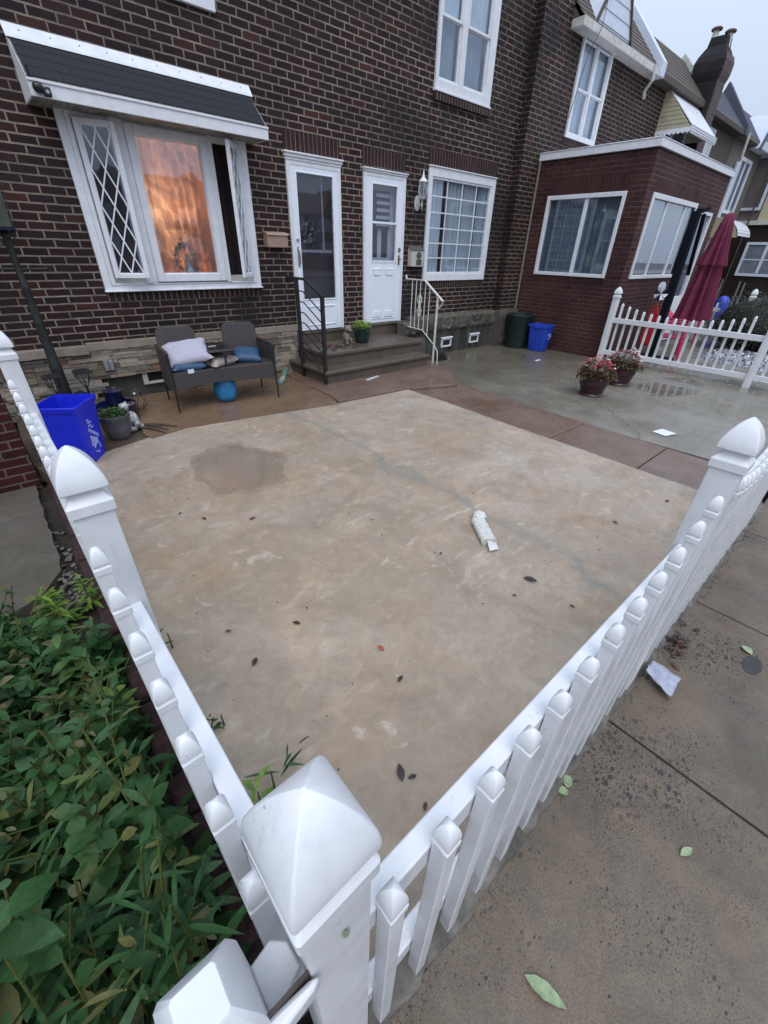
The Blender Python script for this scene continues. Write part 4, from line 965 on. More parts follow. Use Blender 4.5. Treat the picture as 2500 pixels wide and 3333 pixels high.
# third house: brick, metal awning, chimney
H3 = thing('brick_row_house', 'second row house to the right with yellow metal awning and tall chimney', 'house', (15, -.17, -1.77))
g = MB(); wall_y(g, 13.1, 17.2, -1.9, 3.62, yn, [(14.36, 16.2, 1.4, 2.9)], .1); g.obj('wall', 'brick2', H3, smooth=0)
facade_window(H3, 14.3, 16.25, 1.35, 3.0, yn, True, 'curtain_grey', name='awning_window')
mansard(H3, 13.22, 16.35, 'roof_tan', eave='roof_tan'); coping(H3, 16.40, .13, 'lime_white', .10)
AW = thing('metal_awning', 'cream and white ribbed metal awning with scalloped edge over upper window', 'awning', (15.2, -.5, 2.6))
x0, x1 = 14.25, 16.2
for xx, s_ in ((x0, 0), (x1, 0)):
    g = MB()
    for j in range(9):
        z = 2.72+j*.085; d = .78*(1-(z-2.72)/.80); z2 = z+.085; d2_ = .78*(1-(z2-2.72)/.80)
        g.prism([(xx-.006, yn, z), (xx-.006, yn-d, z), (xx-.006, yn-max(d2_, 0), z+.075), (xx-.006, yn, z+.075)], (.012, 0, 0))
        g.box(xx-.014, xx+.010, yn-d, yn, z-.008, z+.010)
    g.obj('awning_cheek', 'awn_y', AW, smooth=0)
g = MB()
n_ = 20
for i in range(n_):
    a = x0+(x1-x0)*i/n_; b = a+(x1-x0)/n_*.72; e = .0 if i % 2 else .012
    g.prism([(a, yn-.01, 3.53+e), (a, yn-.80, 2.74+e), (a, yn-.80, 2.72+e), (a, yn-.01, 3.50+e)], (b-a+.03, 0, 0))
g.obj('awning_top', 'trim', AW, smooth=0)
g = MB()
def scal(g, p0, p1, n, h, d):
    p0, p1 = Vector(p0), Vector(p1)
    for i in range(n):
        a = p0.lerp(p1, i/n); b = p0.lerp(p1, (i+1)/n); m = (a+b)/2
        pts = [a, b, b-Vector((0, 0, h*.7)), m-Vector((0, 0, h)), a-Vector((0, 0, h*.7))]; g.prism(pts, d)
scal(g, (x0, yn-.80, 2.75), (x1, yn-.80, 2.75), 22, .17, (0, -.01, 0)); scal(g, (x0, yn, 2.72), (x0, yn-.80, 2.72), 8, .13, (-.01, 0, 0))
for k in range(3): g.box(x0, x1, yn-.82, yn-.805, 2.73-.045*k, 2.742-.045*k)
g.obj('valance', 'trim', AW, smooth=0)
g = MB(); g.box(16.5, 17.2, -.56, .35, -1.9, 4.45)
CH = thing('chimney', 'tall corbelled brick chimney with two clay cowls against the sky', 'chimney', (16.2, -.3, 1.5))
def stack(g, cx, cy, prof, hx, hy):
    rs = []
    for z, kx, ky in prof: rs.append([(cx-hx*kx, cy-hy*ky, z), (cx+hx*kx, cy-hy*ky, z), (cx+hx*kx, cy+hy*ky, z), (cx-hx*kx, cy+hy*ky, z)])
    g.rings(rs)
g = MB(); stack(g, 16.50, -.22, [(-1.85, 1, 1), (3.95, 1, 1), (4.03, 1.12, 1.10), (4.12, 1.2, 1.16), (4.32, 1.22, 1.18), (4.44, 1.08, 1.06), (4.58, .8, .8), (4.62, .72, .7), (4.80, .68, .62)], .27, .30); g.obj('stack', 'chim', CH, smooth=0)
g = MB(); stack(g, 16.50, -.532, [(-1.85, .985, 1), (3.94, .985, 1), (4.03, 1.10, 3), (4.12, 1.18, 4.2), (4.32, 1.2, 4.8), (4.44, 1.06, 2.4)], .27, .014); g.obj('lit_front', 'chim_f', CH, smooth=0)  # thin front skin in the paler colour that carries the lit side
for (cx, cy, z) in ((16.45, -.06, 4.80), (16.56, -.36, 4.72)):
    g = MB(); g.lathe([(.085, -.15), (.07, .15), (.0, .16)], 12, (cx, cy, z)); cw = g.obj('cowl', 'trim_warm', CH)
    g = MB(); g.lathe([(.12, .15), (.13, .18), (.09, .21), (0, .22)], 12, (cx, cy, z)); g.obj('cowl_cap', 'clay', cw)
# fourth and fifth houses
H4 = thing('stucco_row_house', 'third row house to the right in brown pebbledash with slate blue roof', 'house', (18.8, -.17, -1.77))
g = MB(); wall_y(g, 17.2, 20.4, -1.9, 3.62, yn, [], .1); g.obj('wall', 'stucco', H4, smooth=0)
g = MB(); frame_y(g, 17.35, 18.35, 1.5, 3.3, .09, yn-.05, yn+.02); g.box(17.8, 17.9, yn-.04, yn, 1.6, 3.2); u = g.obj('upper_window', 'siding_w', H4, bev=.005); B(17.44, 18.26, yn-.02, yn-.012, 1.59, 3.2).obj('pane', 'curtain', u)
mansard(H4, 16.9, 20.3, 'roof_blue', eave='stucco'); coping(H4, 20.35, .24, 'roof_blue', .28)
g = MB(); g.tube([(20.5, -.5, 3.5), (20.55, -.5, 2.9)], .04, 8); g.obj('gutter_end', 'trim_warm', H4)
H5 = thing('stucco_row_house', 'fourth row house to the right with white gable and narrow window', 'house', (22.5, -.17, -1.77))
g = MB(); wall_y(g, 20.4, 24.0, -1.9, 3.62, yn, [], .1); g.obj('wall', 'stucco_lt', H5, smooth=0)
mansard(H5, 20.47, 24.0, 'roof_blue', eave='stucco_lt')
g = MB(); g.prism([(22.15, -.5, 3.35), (23.6, -.5, 3.35), (22.9, -.5, 4.35)], (0, 1, 0)); gg = g.obj('gable', 'siding_w', H5, smooth=0)
g = MB(); g.bar((22.1, -.53, 3.3), (22.9, -.53, 4.42), .05, .08, (0, 1, 0)); g.bar((23.66, -.53, 3.3), (22.9, -.53, 4.42), .05, .08, (0, 1, 0))
for z in (3.6, 3.85): g.box(22.3, 23.4, -.515, -.50, z, z+.03)
g.obj('rake_trim', 'roof_blue', gg)
g = MB(); frame_y(g, 21.7, 23.1, 1.5, 3.1, .10, yn-.05, yn+.02); g.box(22.35, 22.45, yn-.04, yn, 1.6, 3.0); u = g.obj('upper_window', 'trim', H5, bev=.005); B(21.8, 23.0, yn-.02, yn-.012, 1.6, 3.0).obj('pane', 'glass', u)
B(21.8, 23.0, yn-.008, yn-.004, 1.6, 3.0).obj('curtain', 'curtain_grey', u)
g = B(21.25, 21.40, yn-.12, yn-.02, -1.5, 2.9); g.obj('downpipe', 'siding_w', H5, bev=.02)
CN = thing('door_canopy', 'small rounded white ribbed metal canopy on a far house', 'canopy', (21.6, -.6, .8))
g = MB(); n_ = 9
for j in range(n_):
    a0 = R(5+80*j/n_); a1 = R(5+80*(j+.86)/n_); pr = lambda a, r: (yn-.95*math.cos(a)*r, .72+.62*math.sin(a)*r)
    g.prism([(21.1, *pr(a0, 1)), (21.1, *pr(a1, 1)), (21.1, *pr(a1, .95)), (21.1, *pr(a0, .95))], (1.7, 0, 0))
g.obj('canopy_ribs', 'trim', CN, smooth=0)
g = MB(); pts = [(21.1, yn, .72)]+[(21.1, yn-.93*math.cos(R(a)), .72+.6*math.sin(R(a))) for a in range(0, 91, 10)]; g.prism(pts, (.02, 0, 0)); g.obj('canopy_cheek', 'awn_y', CN, smooth=0)
# sixth: projecting house end that closes the view
H6 = thing('far_brown_house', 'dark brown far house with cream panel and white double window', 'house', (26, -3, -1.77))
g = MB(); g.box(24.0, 32, -4.6, 6, -1.9, 1.22); g.obj('wall', 'darkbrown', H6, smooth=0)
g = B(23.9, 32, -4.7, -.0, 1.22, 1.36); g.obj('cornice', 'trim_warm', H6, bev=.01)
g = MB(); g.box(24.1, 32, -4.2, 6, 1.36, 3.45); g.obj('upper_wall', 'stucco_lt', H6, smooth=0)
g = MB(); g.box(24.05, 24.1, -4.1, -.85, 1.36, 2.9); g.obj('cream_panel', 'siding_y', H6, smooth=0)
g = MB(); frame_y(g, -.80, .1, 1.7, 3.4, .09, -.05, .05); swap(g, 24.05).obj('upper_window', 'siding_w', H6, bev=.006)
g = MB(); frame_y(g, -2.25, -.85, -.50, .66, .09, -.06, .02); g.box(-1.60, -1.50, -.05, .02, -.4, .57); g.box(-2.16, -.94, -.03, .0, .05, .09); u = swap(g, 24.0).obj('lower_window', 'siding_w', H6, bev=.006)
g = B(-2.16, -.94, -.02, -.01, -.41, .57); swap(g, 24.0).obj('pane', simple('hazy_pane', (.19, .22, .25), .25, (.14, .165, .19), 4), u, smooth=0)
g = MB(); g.prism([(23.8, -4.5, 3.45), (23.8, -4.5, 3.55), (24.6, -3.4, 3.95), (24.6, -1.4, 3.95), (23.8, -.3, 3.55), (23.8, -.3, 3.45)], (8, 0, 0)); g.obj('roof', simple('dark_brown_roof', (.035, .025, .024), .85, (.02, .015, .015), 20, .5), H6, smooth=0)
g = MB(); g.tube([(23.9, -.62, -1.7), (23.9, -.62, 3.4)], .028, 8); g.obj('downpipe', 'rust', H6)
# houses across the street (seen only mirrored in the window glass)
random.seed(77)
for i in range(7):
    x = -14+i*7.2; OH = thing('opposite_house', 'gabled row house across the street, number %s from the left, only mirrored in windows' % ('one', 'two', 'three', 'four', 'five', 'six', 'seven')[i], 'house', (x+3.5, -40, -1.95), group='houses across the street')
    g = B(x, x+7.1, -46, -38.6, -2, 3.1); g.obj('wall', 'brick2', OH, smooth=0)
    g = MB(); g.prism([(x-.1, -38.4, 3.0), (x+7.2, -38.4, 3.0), (x+7.2, -42.5, 5.0), (x-.1, -42.5, 5.0)], (0, 0, .15)); g.prism([(x+1, -38.3, 3.0), (x+4.2, -38.3, 3.0), (x+2.6, -38.3, 5.2)], (0, -3, 0)); g.obj('roof', 'roof_tan', OH, smooth=0)
    for a, b in ((x+.8, x+2.4), (x+4.4, x+6.2)):
        for z in (-.6, 1.5): B(a, b, -38.65, -38.5, z, z+1.2).obj('window', 'curtain_grey', OH)

# ================================================================== WHITE VINYL FENCES
CAP = [(.059, 0), (.059, .030), (.0565, .034), (.048, .043), (.043, .053), (.0415, .061), (.045, .068), (.0575, .0715), (.0595, .0755), (.0588, .09), (.0555, .106), (.0495, .123), (.0410, .142), (.0300, .160), (.0180, .175), (.0075, .185), (.0015, .189)]
PCAP = [(.0215, -.022), (.0215, -.004), (.0190, -.001), (.0178, .003), (.0182, .006), (.0205, .008), (.0207, .016), (.0192, .028), (.0160, .040), (.0112, .050), (.0055, .056), (.001, .058)]
def fence_post(par, x, y, zb, zcap=-.65):
    p = MB().sq([(.0508, zb), (.0508, zcap+.002)], (x, y, 0), .08, 2).obj('post', 'vinyl', par, smooth=30)
    MB().sq(CAP, (x, y, zcap), .10, 3).obj('post_cap', 'vinyl', p, smooth=28); return p
def fence_picket(par, x, y, tip, zb, pr=.004):
    b = MB(); b.sq([(.004, zb), (.0185, zb+.030), (.0185, tip-.075)], (x, y, 0), .12, 1); b.sq(PCAP, (x, y, tip-.058), .12, 2)
    o = b.obj('picket', 'vinyl', par, smooth=28)
def rail(par, a, b, w_=.046, h=.088):
    m = MB(); m.bar(a, b, w_, h); m.obj('rail', 'vinyl', par, bev=.004, smooth=30)
scal_ = lambda t: -.69-.20*math.sin(math.pi*t)**.75      # picket tips dip between posts
# front fence
F1 = thing('picket_fence', 'white vinyl picket fence between the patio and the public sidewalk', 'picket fence', (1.92, -6.0, -1.86))
fence_post(F1, .085, -5.998, -1.9); fence_post(F1, 1.92, -6.0, -1.9); fence_post(F1, 4.30, -6.0, -1.9)
for i, t in enumerate([-.888, -.888, -.889, -.891, -.890, -.878, -.852, -.837, -.815, -.788, -.744, -.697]): fence_picket(F1, .194+.14*i, -6.036, t, -1.845+random.uniform(-.004, .004))
for i in range(16): fence_picket(F1, 2.06+.14*i, -6.036, scal_((i+.6)/16.2), -1.845)
for z in (-1.044, -1.665): rail(F1, (.137, -5.992, z), (1.868, -5.992, z)); rail(F1, (1.972, -5.992, z), (4.248, -5.992, z))
# left fence
F2 = thing('picket_fence', 'white vinyl picket fence on the left between the patio and the weedy bed', 'picket fence', (.04, -4.87, -1.9))
fence_post(F2, .052, -4.87, -1.93); fence_post(F2, .030, -2.50, -1.93)
for i, t in enumerate([-.858, -.85, -.824, -.798, -.77, -.729, -.682]): fence_picket(F2, .024-.001*i, -5.882+.14*i, t, -1.86)
for i in range(15): fence_picket(F2, .018-.0015*i, -4.735+.1447*i, scal_((i+.6)/15.3), -1.86)
for z in (-1.044, -1.665): rail(F2, (.066, -5.946, z), (.060, -4.922, z)); rail(F2, (.058, -4.818, z), (.040, -2.552, z))
# far fence
F3 = thing('picket_fence', 'low white picket fence behind the two flower pots on the right', 'picket fence', (9.25, -3.7, -1.79))
for y in (-2.43, -4.93): fence_post(F3, 9.25, y, -1.80)
for i in range(16): fence_picket(F3, 9.292, -2.565-.139*i, scal_((i+.7)/16.3), -1.755)
for i in range(7): fence_picket(F3, 9.292, -5.07-.139*i, -.66-.03*i, -1.755)
for z in (-1.035, -1.625): rail(F3, (9.25, -2.482, z), (9.25, -4.878, z)); rail(F3, (9.25, -4.982, z), (9.25, -5.98, z))
# gate leaf hinged on the corner post
GT = thing('garden_gate', 'white vinyl gate leaf with faceted stile hinged to the near corner post', 'gate', (-.075, -6.0, -1.9))
MB().sq([(.050, -1.86), (.050, -.765), (.047, -.742), (.027, -.700), (.025, -.698)], (-.072, -6.006, 0), .14, 1).obj('stile', 'vinyl', GT, smooth=25, bev=.002)
g = MB(); g.bar((-.125, -6.015, -.98), (-1.1, -6.02, -.98), .045, .09); g.obj('gate_rail', 'vinyl', GT, bev=.004)
g = MB(); g.bar((-.125, -6.015, -1.66), (-1.1, -6.02, -1.66), .045, .09); g.obj('gate_rail', 'vinyl', GT, bev=.004)
for z0 in (-.83, -1.62):
    g = MB()
    pr = [(-.060, -6.062), (-.02, -6.066), (.030, -6.062), (.045, -6.056), (.030, -6.050), (-.02, -6.045), (-.060, -6.045)]
    g.prism([(x, y, z0) for x, y in pr], (0, 0, .045)); g.obj('hinge', 'vinyl', GT, bev=.006)
    g = MB(); g.box(-.022, .034, -6.047, -6.043, z0-.01, z0+.055); g.obj('hinge_seam', 'rust', GT)
    g = MB(); g.prism([(-.022, -5.975, z0-.03), (.012, -5.968, z0-.03), (.030, -5.985, z0-.03), (.032, -6.02, z0-.03), (-.022, -6.045, z0-.03)], (0, 0, .014)); g.obj('hinge', 'vinyl', GT, bev=.003)
for i in range(6): fence_picket(GT, -.22-.14*i, -6.05, -.89-.01*i, -1.84)

# ================================================================== RAILINGS
RB = thing('black_handrail', 'modern black metal handrail with bent bars at the left of the steps', 'handrail', (3.44, -.75, -1.66))
g = MB(); g.bar((3.44, -1.06, -1.672), (3.44, -1.06, -.53), .045); g.obj('newel', 'black', RB, bev=.002)
g = MB(); g.bar((3.44, -.46, -1.672), (3.44, -.44, -.36), .045); g.obj('newel', 'black', RB, bev=.002)
g = MB(); g.bar((3.44, -.20, -.352), (3.44, -.66, -.352), .05, .03); g.bar((3.44, -.645, -.345), (3.44, -1.09, -.535), .05, .03); g.box(3.42, 3.46, -.26, -.20, -.42, -.36); g.obj('top_rail', 'black', RB, bev=.003)
for i in range(7):
    z = -.50-.135*i; g = MB(); g.tube([(3.44, -.45, z), (3.44, -.60, z-.005), (3.44, -1.05, z-.235)], .0085, 6); g.obj('bent_bar', 'black', RB)
RW = thing('white_handrail', 'white wrought iron handrail with scrolled ornament at the right of the steps', 'handrail', (5.75, -.7, -1.68))
g = MB(); g.bar((5.75, -.26, -.40), (5.75, -.69, -.40), .034, .016); g.bar((5.75, -.685, -.397), (5.75, -1.13, -.678), .038, .018); g.obj('top_rail', 'iron_white', RW, bev=.002)
g = MB(); g.bar((5.75, -1.01, -1.70), (5.75, -1.01, -.60), .026); g.obj('newel', 'iron_white', RW, bev=.002)
g = MB(); g.tube([(5.75, -.29, -1.15), (5.75, -.70, -1.165), (5.75, -1.01, -1.37), (5.75, -1.10, -1.46), (5.75, -1.12, -1.70)], .008, 6); g.obj('bottom_rail', 'iron_white', RW)
for y, zt, zb in ((-.40, -.405, -1.155), (-.50, -.405, -1.158), (-.60, -.405, -1.160), (-.715, -.42, -1.17), (-.82, -.485, -1.24)):
    g = MB(); g.bar((5.75, y, zb), (5.75, y, zt), .011); g.obj('baluster', 'iron_white', RW)
g = MB(); g.lathe([(.004, 0), (.016, .012), (.020, .03), (.012, .055), (.002, .075)], 10, (5.75, -.245, -.41)); g.obj('finial', 'iron_white', RW)
g = MB(); g.tube([(5.75, -1.02, -.80), (5.75, -1.09, -.76), (5.75, -1.12, -.70)], .01, 6); g.obj('brace', 'iron_white', RW)
g = MB()
for s_ in (1, -1):
    for sz in (1, -1):
        g.tube([(5.745, -.60+s_*(.012+.035*math.sin(a)), -.79+sz*(.05+.06*(1-math.cos(a*.9)))) for a in [k*.35 for k in range(10)]], .006, 5)
        g.tube([(5.745, -.60+s_*(.035+.022*math.cos(a)), -.79+sz*(.055+.022*math.sin(a))) for a in [k*.6 for k in range(9)]], .006, 5)
g.lathe([(.003, -.19), (.018, -.13), (.010, -.08), (.022, -.03), (.022, .03), (.010, .08), (.018, .13), (.003, .19)], 8, (5.75, -.60, -.79)); g.obj('scroll_ornament', 'iron_white', RW)

# ================================================================== WALL FIXTURES
MT = thing('wall_mailbox', 'tan metal mailbox on the brick beside the left door', 'mailbox', (3.38, -.08, .1))
g = B(3.235, 3.545, -.13, -.005, .0, .175); g.obj('box_body', 'mailbox_tan', MT, bev=.008)
g = MB(); g.prism([(3.225, -.005, .185), (3.225, -.135, .165), (3.225, -.148, .14), (3.225, -.14, .14), (3.225, -.13, .155), (3.225, -.005, .175)], (.33, 0, 0)); g.obj('lid', 'mailbox_tan', MT, bev=.003)
MC = thing('wall_mailbox', 'cream mailbox with round emblem between the right door and lattice window', 'mailbox', (6.15, -.08, -.1))
g = MB(); g.prism([(5.985, -.004, -.225), (5.985, -.11, -.225), (5.985, -.11, .02), (5.985, -.004, .085)], (.30, 0, 0)); g.obj('box_body', 'mailbox_cream', MC, bev=.006)
g = MB(); g.prism([(5.975, -.002, .092), (5.975, -.12, .024), (5.975, -.12, .014), (5.975, -.002, .08)], (.32, 0, 0)); g.obj('lid', 'pewter', MC, bev=.003)
g = MB(); g.rings([[(6.16+.062*math.cos(a), -.111-d, -.055+.05*math.sin(a)) for a in [k*math.pi/10 for k in range(20)]][::-1] for d in (0, .007)]); g.obj('emblem', 'pewter', MC)
g = MB(); 
for i in range(6): g.box(6.10+.022*i, 6.117+.022*i, -.118, -.110, -.195, -.12)
g.box(6.098, 6.232, -.116, -.110, -.20, -.192); g.box(6.098, 6.232, -.116, -.110, -.122, -.114); g.obj('grille', 'pewter', MC)
WL = thing('wall_lantern', 'white coach lantern with clear bent glass on the wall beside the lattice window', 'wall light', (6.13, -.12, .9))
g = MB(); g.rings([[(6.14+r*.062*math.cos(a), -.002-d, .69+r*.105*math.sin(a)) for a in [k*math.pi/10 for k in range(20)]][::-1] for d, r in ((0, 1), (.014, 1), (.024, .6))]); g.obj('backplate', 'trim_warm', WL)
g = MB(); g.tube([(6.14, -.02, .70), (6.14, -.09, .66), (6.14, -.125, .69), (6.14, -.125, .745)], .011, 8); g.lathe([(.004, .60), (.016, .66), (.010, .72), (.055, .748), (.058, .758), (.03, .765)], 14, (6.14, -.125, 0)); g.obj('arm', 'trim_warm', WL)
g = MB(); g.lathe([(.045, .765), (.066, .83), (.068, .90), (.055, .965)], 6, (6.14, -.125, 0), cap=False); g.obj('lantern_glass', 'glass_clear', WL, smooth=0)
g = MB()
for k in range(6):
    a = k*math.pi/3; g.tube([(6.14+r*math.cos(a), -.125+r*math.sin(a), z) for r, z in ((.045, .765), (.067, .83), (.069, .90), (.056, .968))], .005, 5)
g.lathe([(.072, .965), (.072, .975), (.05, 1.0), (.022, 1.03), (.014, 1.06), (.010, 1.09), (.002, 1.13)], 16, (6.14, -.125, 0)); g.obj('lantern_cap', 'trim', WL)

# ================================================================== LEFT CORNER: LAMP POST, SOLAR LANTERNS, BINS, POTS
LP = thing('lamp_post', 'tall black lamp post with grey glass lantern rising at the left edge', 'lamp post', (.42, -.35, -1.72))
g = MB(); g.lathe([(.085, -1.74), (.085, -1.68), (.062, -1.62), (.055, -1.2), (.058, -1.15), (.048, -1.12), (.042, -.75), (.046, -.72), (.038, -.68), (.034, -.42), (.040, -.40), (.030, -.37), (.028, .02), (.045, .05)], 14, (.42, -.35, 0)); g.obj('pole', 'post_dark', LP)
g = MB(); g.tube([(.20, -.35, -.24), (.64, -.35, -.24)], .011, 8); g.blob((.20, -.35, -.24), .02); g.blob((.64, -.35, -.24), .02); g.obj('ladder_rest', 'post_dark', LP)
g = MB(); g.sq([(.03, .04), (.085, .075), (.09, .10)], (.42, -.35, 0), .05, 1); g.obj('lantern_base', 'blueglass', LP)
g = MB()
for k in range(4): 
    a = R(20+90*k); g.tube([(.42+.05*math.cos(a), -.35+.05*math.sin(a), -.02), (.42+.10*math.cos(a), -.35+.10*math.sin(a), .08)], .006, 5)
g.sq([(.105, .445), (.10, .46), (.045, .54), (.02, .56), (.012, .60)], (.42, -.35, 0), .05, 1)
for sx, sy in ((1, 1), (1, -1), (-1, 1), (-1, -1)): g.bar((.42+sx*.078, -.35+sy*.078, .10), (.42+sx*.098, -.35+sy*.098, .45), .008)
g.obj('lantern_frame', 'post_dark', LP)
g = MB(); g.sq([(.068, .10), (.084, .445)], (.42, -.35, 0), .03, 1); g.obj('lantern_glass', simple('lichen_glass', (.085, .095, .08), .3, (.05, .058, .048), 14, .1), LP)
LANT = []
def solar(x, y, z0, lab):
    s = thing('solar_lantern', lab, 'garden light', (x, y, -1.7))
    g = MB(); g.tube([(x, y, -1.72), (x, y, z0)], .012, 8); g.obj('stake', 'black', s)
    g = MB()
    for k in range(6):
        a = k*math.pi/3+.2; g.tube([(x+r*math.cos(a), y+r*math.sin(a), z0+z) for r, z in ((.012, 0), (.045, .05), (.062, .12), (.066, .155))], .004, 4)
    g.lathe([(.067, .05), (.067, .055)], 6, (x, y, z0)) if 0 else None
    g.obj('cage', 'black', s)
    g = MB(); g.sq([(.085, .155), (.085, .165), (.05, .185), (.01, .195)], (x, y, z0), .1, 1); g.obj('solar_cap', 'black', s)
    g = MB(); g.blob((x, y, z0+.07), .014, 8, 6); g.obj('bulb', 'vase', s)
solar(.62, -.50, -1.37, 'black wire solar lantern on a stake to the right of the lamp post')
solar(.33, -.62, -1.36, 'black wire solar lantern on a stake half hidden left of the lamp post')
SPT = thing('spotlight', 'small black square spotlight at the foot of the lamp post', 'spotlight', (.52, -.52, -1.6))
g = MB(); g.bar((.50, -.50, -1.45), (.60, -.62, -1.50), .12, .10); g.obj('light_head', 'black', SPT, bev=.01)
g = MB(); g.tube([(.50, -.48, -1.72), (.50, -.48, -1.45)], .014, 6); g.obj('stake', 'black', SPT)
OUT = thing('outdoor_outlet', 'grey double outlet cover fixed on the stacked stone wall', 'outlet', (.94, -.06, -1.24))
g = B(.90, 1.02, -.10, -.05, -1.33, -1.19); g.obj('cover', 'grey_pot', OUT, bev=.008)
g = B(.912, .955, -.112, -.10, -1.32, -1.20); g.box(.965, 1.008, -.112, -.10, -1.32, -1.20); g.obj('flap', simple('pale_grey_plastic', (.26, .26, .27), .5), OUT, bev=.006)

def bin_(name, lab, cat, p, hw, hd, h, ang, mat, logo=None, taper=.76, rim=.03):
    t = thing(name, lab, cat, p, ang, local=True); n = 6
    def rect(w_, d_, z, r=.035):
        o = []
        for cx, cy, a0 in ((1, 1, 0), (-1, 1, 90), (-1, -1, 180), (1, -1, 270)):
            for k in range(4): a = R(a0+30*k); o.append((cx*(w_-r)+r*math.cos(a), cy*(d_-r)+r*math.sin(a), z))
        return o
    f = lambda z: taper+(1-taper)*z/h
    g = MB(); ws = .006
    seq = [rect(hw*f(0)*.97, hd*f(0)*.97, 0), rect(hw*f(0.02), hd*f(0.02), .02), rect(hw*f(h*.5), hd*f(h*.5), h*.5), rect(hw*f(h-.05), hd*f(h-.05), h-.05), rect(hw*f(h-.05)+.012, hd*f(h-.05)+.012, h-.046), rect(hw+.014, hd+.014, h-.004), rect(hw+.010, hd+.010, h), rect(hw-.006, hd-.006, h), rect(hw*f(h-.05)-ws, hd*f(h-.05)-ws, h-.05), rect(hw*f(.02)-ws, hd*f(.02)-ws, .02)]
    g.rings(seq, True); g.obj('bin_body', mat, t, smooth=35)
    return t
BB = bin_('recycling_bin', 'bright blue open recycling bin against the left fence', 'recycling bin', (.285, -1.735, -1.725), .165, .20, .56, R(-33), 'blue_bin')
def lf(u, v, d=0):   # point on the bin's right hand face (local +x side), following its taper
    k = .76+.24*v/.56; return (.165*k+.0025+d, .20*u, v)
g = MB()
def lbar(u0, v0, u1, v1, w_):
    a, b = Vector(lf(u0, v0)), Vector(lf(u1, v1)); g.bar(a, b, .003, w_, (0, 0, 1)) if abs(v1-v0) < abs(u1-u0)*.2 else g.bar(a, b, w_, .003, (1, 0, 0))
for v, u0, u1 in ((.40, -.35, -.15), (.375, -.30, .02), (.35, -.30, -.05), (.325, -.1, .12)): lbar(u0, v, u1, v-.0, .012)
for k in range(9): lbar(-.34+.085*k, .335-.012*k, -.34+.085*k, .30-.012*k+(.01 if k % 2 else 0), .012)
for k in range(6): lbar(-.36+.1*k, .265-.01*k, -.32+.1*k, .215-.01*k, .015)
for v in (.20, .175): lbar(-.40, v, .15, v, .015)
# arrows ring of the recycling mark
for k in range(3):
    a = R(90+120*k); b = R(90+120*k+75)
    pts = [lf(.02+.26*math.cos(a+(b-a)*q/4), .13+.04*math.sin(a+(b-a)*q/4), .001) for q in range(5)]
    g.tube(pts, .006, 5)
g.obj('printed_recycling_text', 'logo', BB, smooth=0)
GP = thing('plant_pot', 'grey plastic pot of small leafy plant beside the blue recycling bin', 'plant pot', (.66, -1.40, -1.70))
g = MB(); g.lathe([(.085, 0), (.105, .03), (.128, .12), (.132, .20), (.145, .215), (.148, .245), (.132, .245), (.126, .215), (.11, .19)], 26, (.66, -1.38, -1.70)); g.obj('pot', 'grey_pot', GP)
def tuft(c, n, r, h, L, W, mat, seed, name, par, spread=1.0):
    random.seed(seed); g = MB()
    for i in range(n):
        a = random.random()*6.283; rr = r*math.sqrt(random.random()); z = c[2]+h*random.random()*(1-.5*rr/r)
        p = (c[0]+rr*math.cos(a), c[1]+rr*math.sin(a), z)
        g.leaf(p, (math.cos(a)*spread+random.gauss(0, .4), math.sin(a)*spread+random.gauss(0, .4), random.uniform(-.1, .9)), L*random.uniform(.6, 1.3), W*random.uniform(.6, 1.3), rnd=random.random())
    return g.obj(name, mat, par, smooth=60)
tuft((.66, -1.38, -1.49), 240, .12, .11, .05, .018, 'leaf', 3, 'foliage', GP)
FG = thing('spotted_figurine', 'glossy white figurine with dark spots leaning on the grey pot', 'figurine', (.84, -1.22, -1.70))
g = MB(); g.blob((.83, -1.22, -1.60), .075, 14, 10, .05, (1, .9, 1.35)); g.blob((.79, -1.24, -1.45), .048, 14, 10, .04); g.blob((.86, -1.29, -1.62), .04, 12, 8, .03, (1, 1, 1.3)); g.blob((.80, -1.30, -1.67), .035, 12, 8, 0, (1.5, 1, .8)); g.blob((.90, -1.24, -1.67), .035, 12, 8, 0, (1, 1.3, .9)); g.blob((.765, -1.25, -1.425), .02, 8, 6); g.blob((.82, -1.22, -1.415), .018, 8, 6)
g.obj('figurine_body', 'figurine', FG, smooth=80)
DP = thing('dark_blue_planter', 'dark blue glazed stacked planter against the stone wall', 'planter', (.85, -.80, -1.70))
g = MB(); g.lathe([(.16, 0), (.19, .05), (.20, .16), (.21, .17), (.195, .17), (.18, .13)], 20, (.80, -.78, -1.70)); g.obj('pot', 'blueglass', DP)
g = MB(); g.lathe([(.08, 0), (.095, .04), (.10, .14), (.105, .15), (.09, .15)], 20, (.82, -.70, -1.55)); g.obj('upper_pot', 'blueglass', DP)
g = MB(); random.seed(3)
for i in range(24): g.blob((.93+random.gauss(0, .04), -.84+random.gauss(0, .03), -1.545), .018, 6, 4, .3)
g.obj('pebbles', 'fig_cream', DP)
WLA = thing('wire_figure', 'tarnished wire garden ornament standing in front of the basement window', 'garden ornament', (1.06, -.62, -1.70))
g = MB(); random.seed(12)
for k in range(5):
    a = k*1.25; g.tube([(1.06+.02*math.cos(a), -.62+.02*math.sin(a), -1.70), (1.06+.10*math.cos(a+.6), -.62+.10*math.sin(a+.6), -1.60), (1.06+.08*math.cos(a+1), -.62+.08*math.sin(a+1), -1.50), (1.07, -.62, -1.44)], .006, 5)
g.tube([(1.0, -.62, -1.70), (1.16, -.68, -1.70), (1.2, -.66, -1.70)], .008, 5); g.obj('wire_frame', 'rust', WLA)
g = MB(); g.blob((1.035, -.66, -1.485), .014, 8, 6); g.obj('glass_bead', 'trim', WLA)
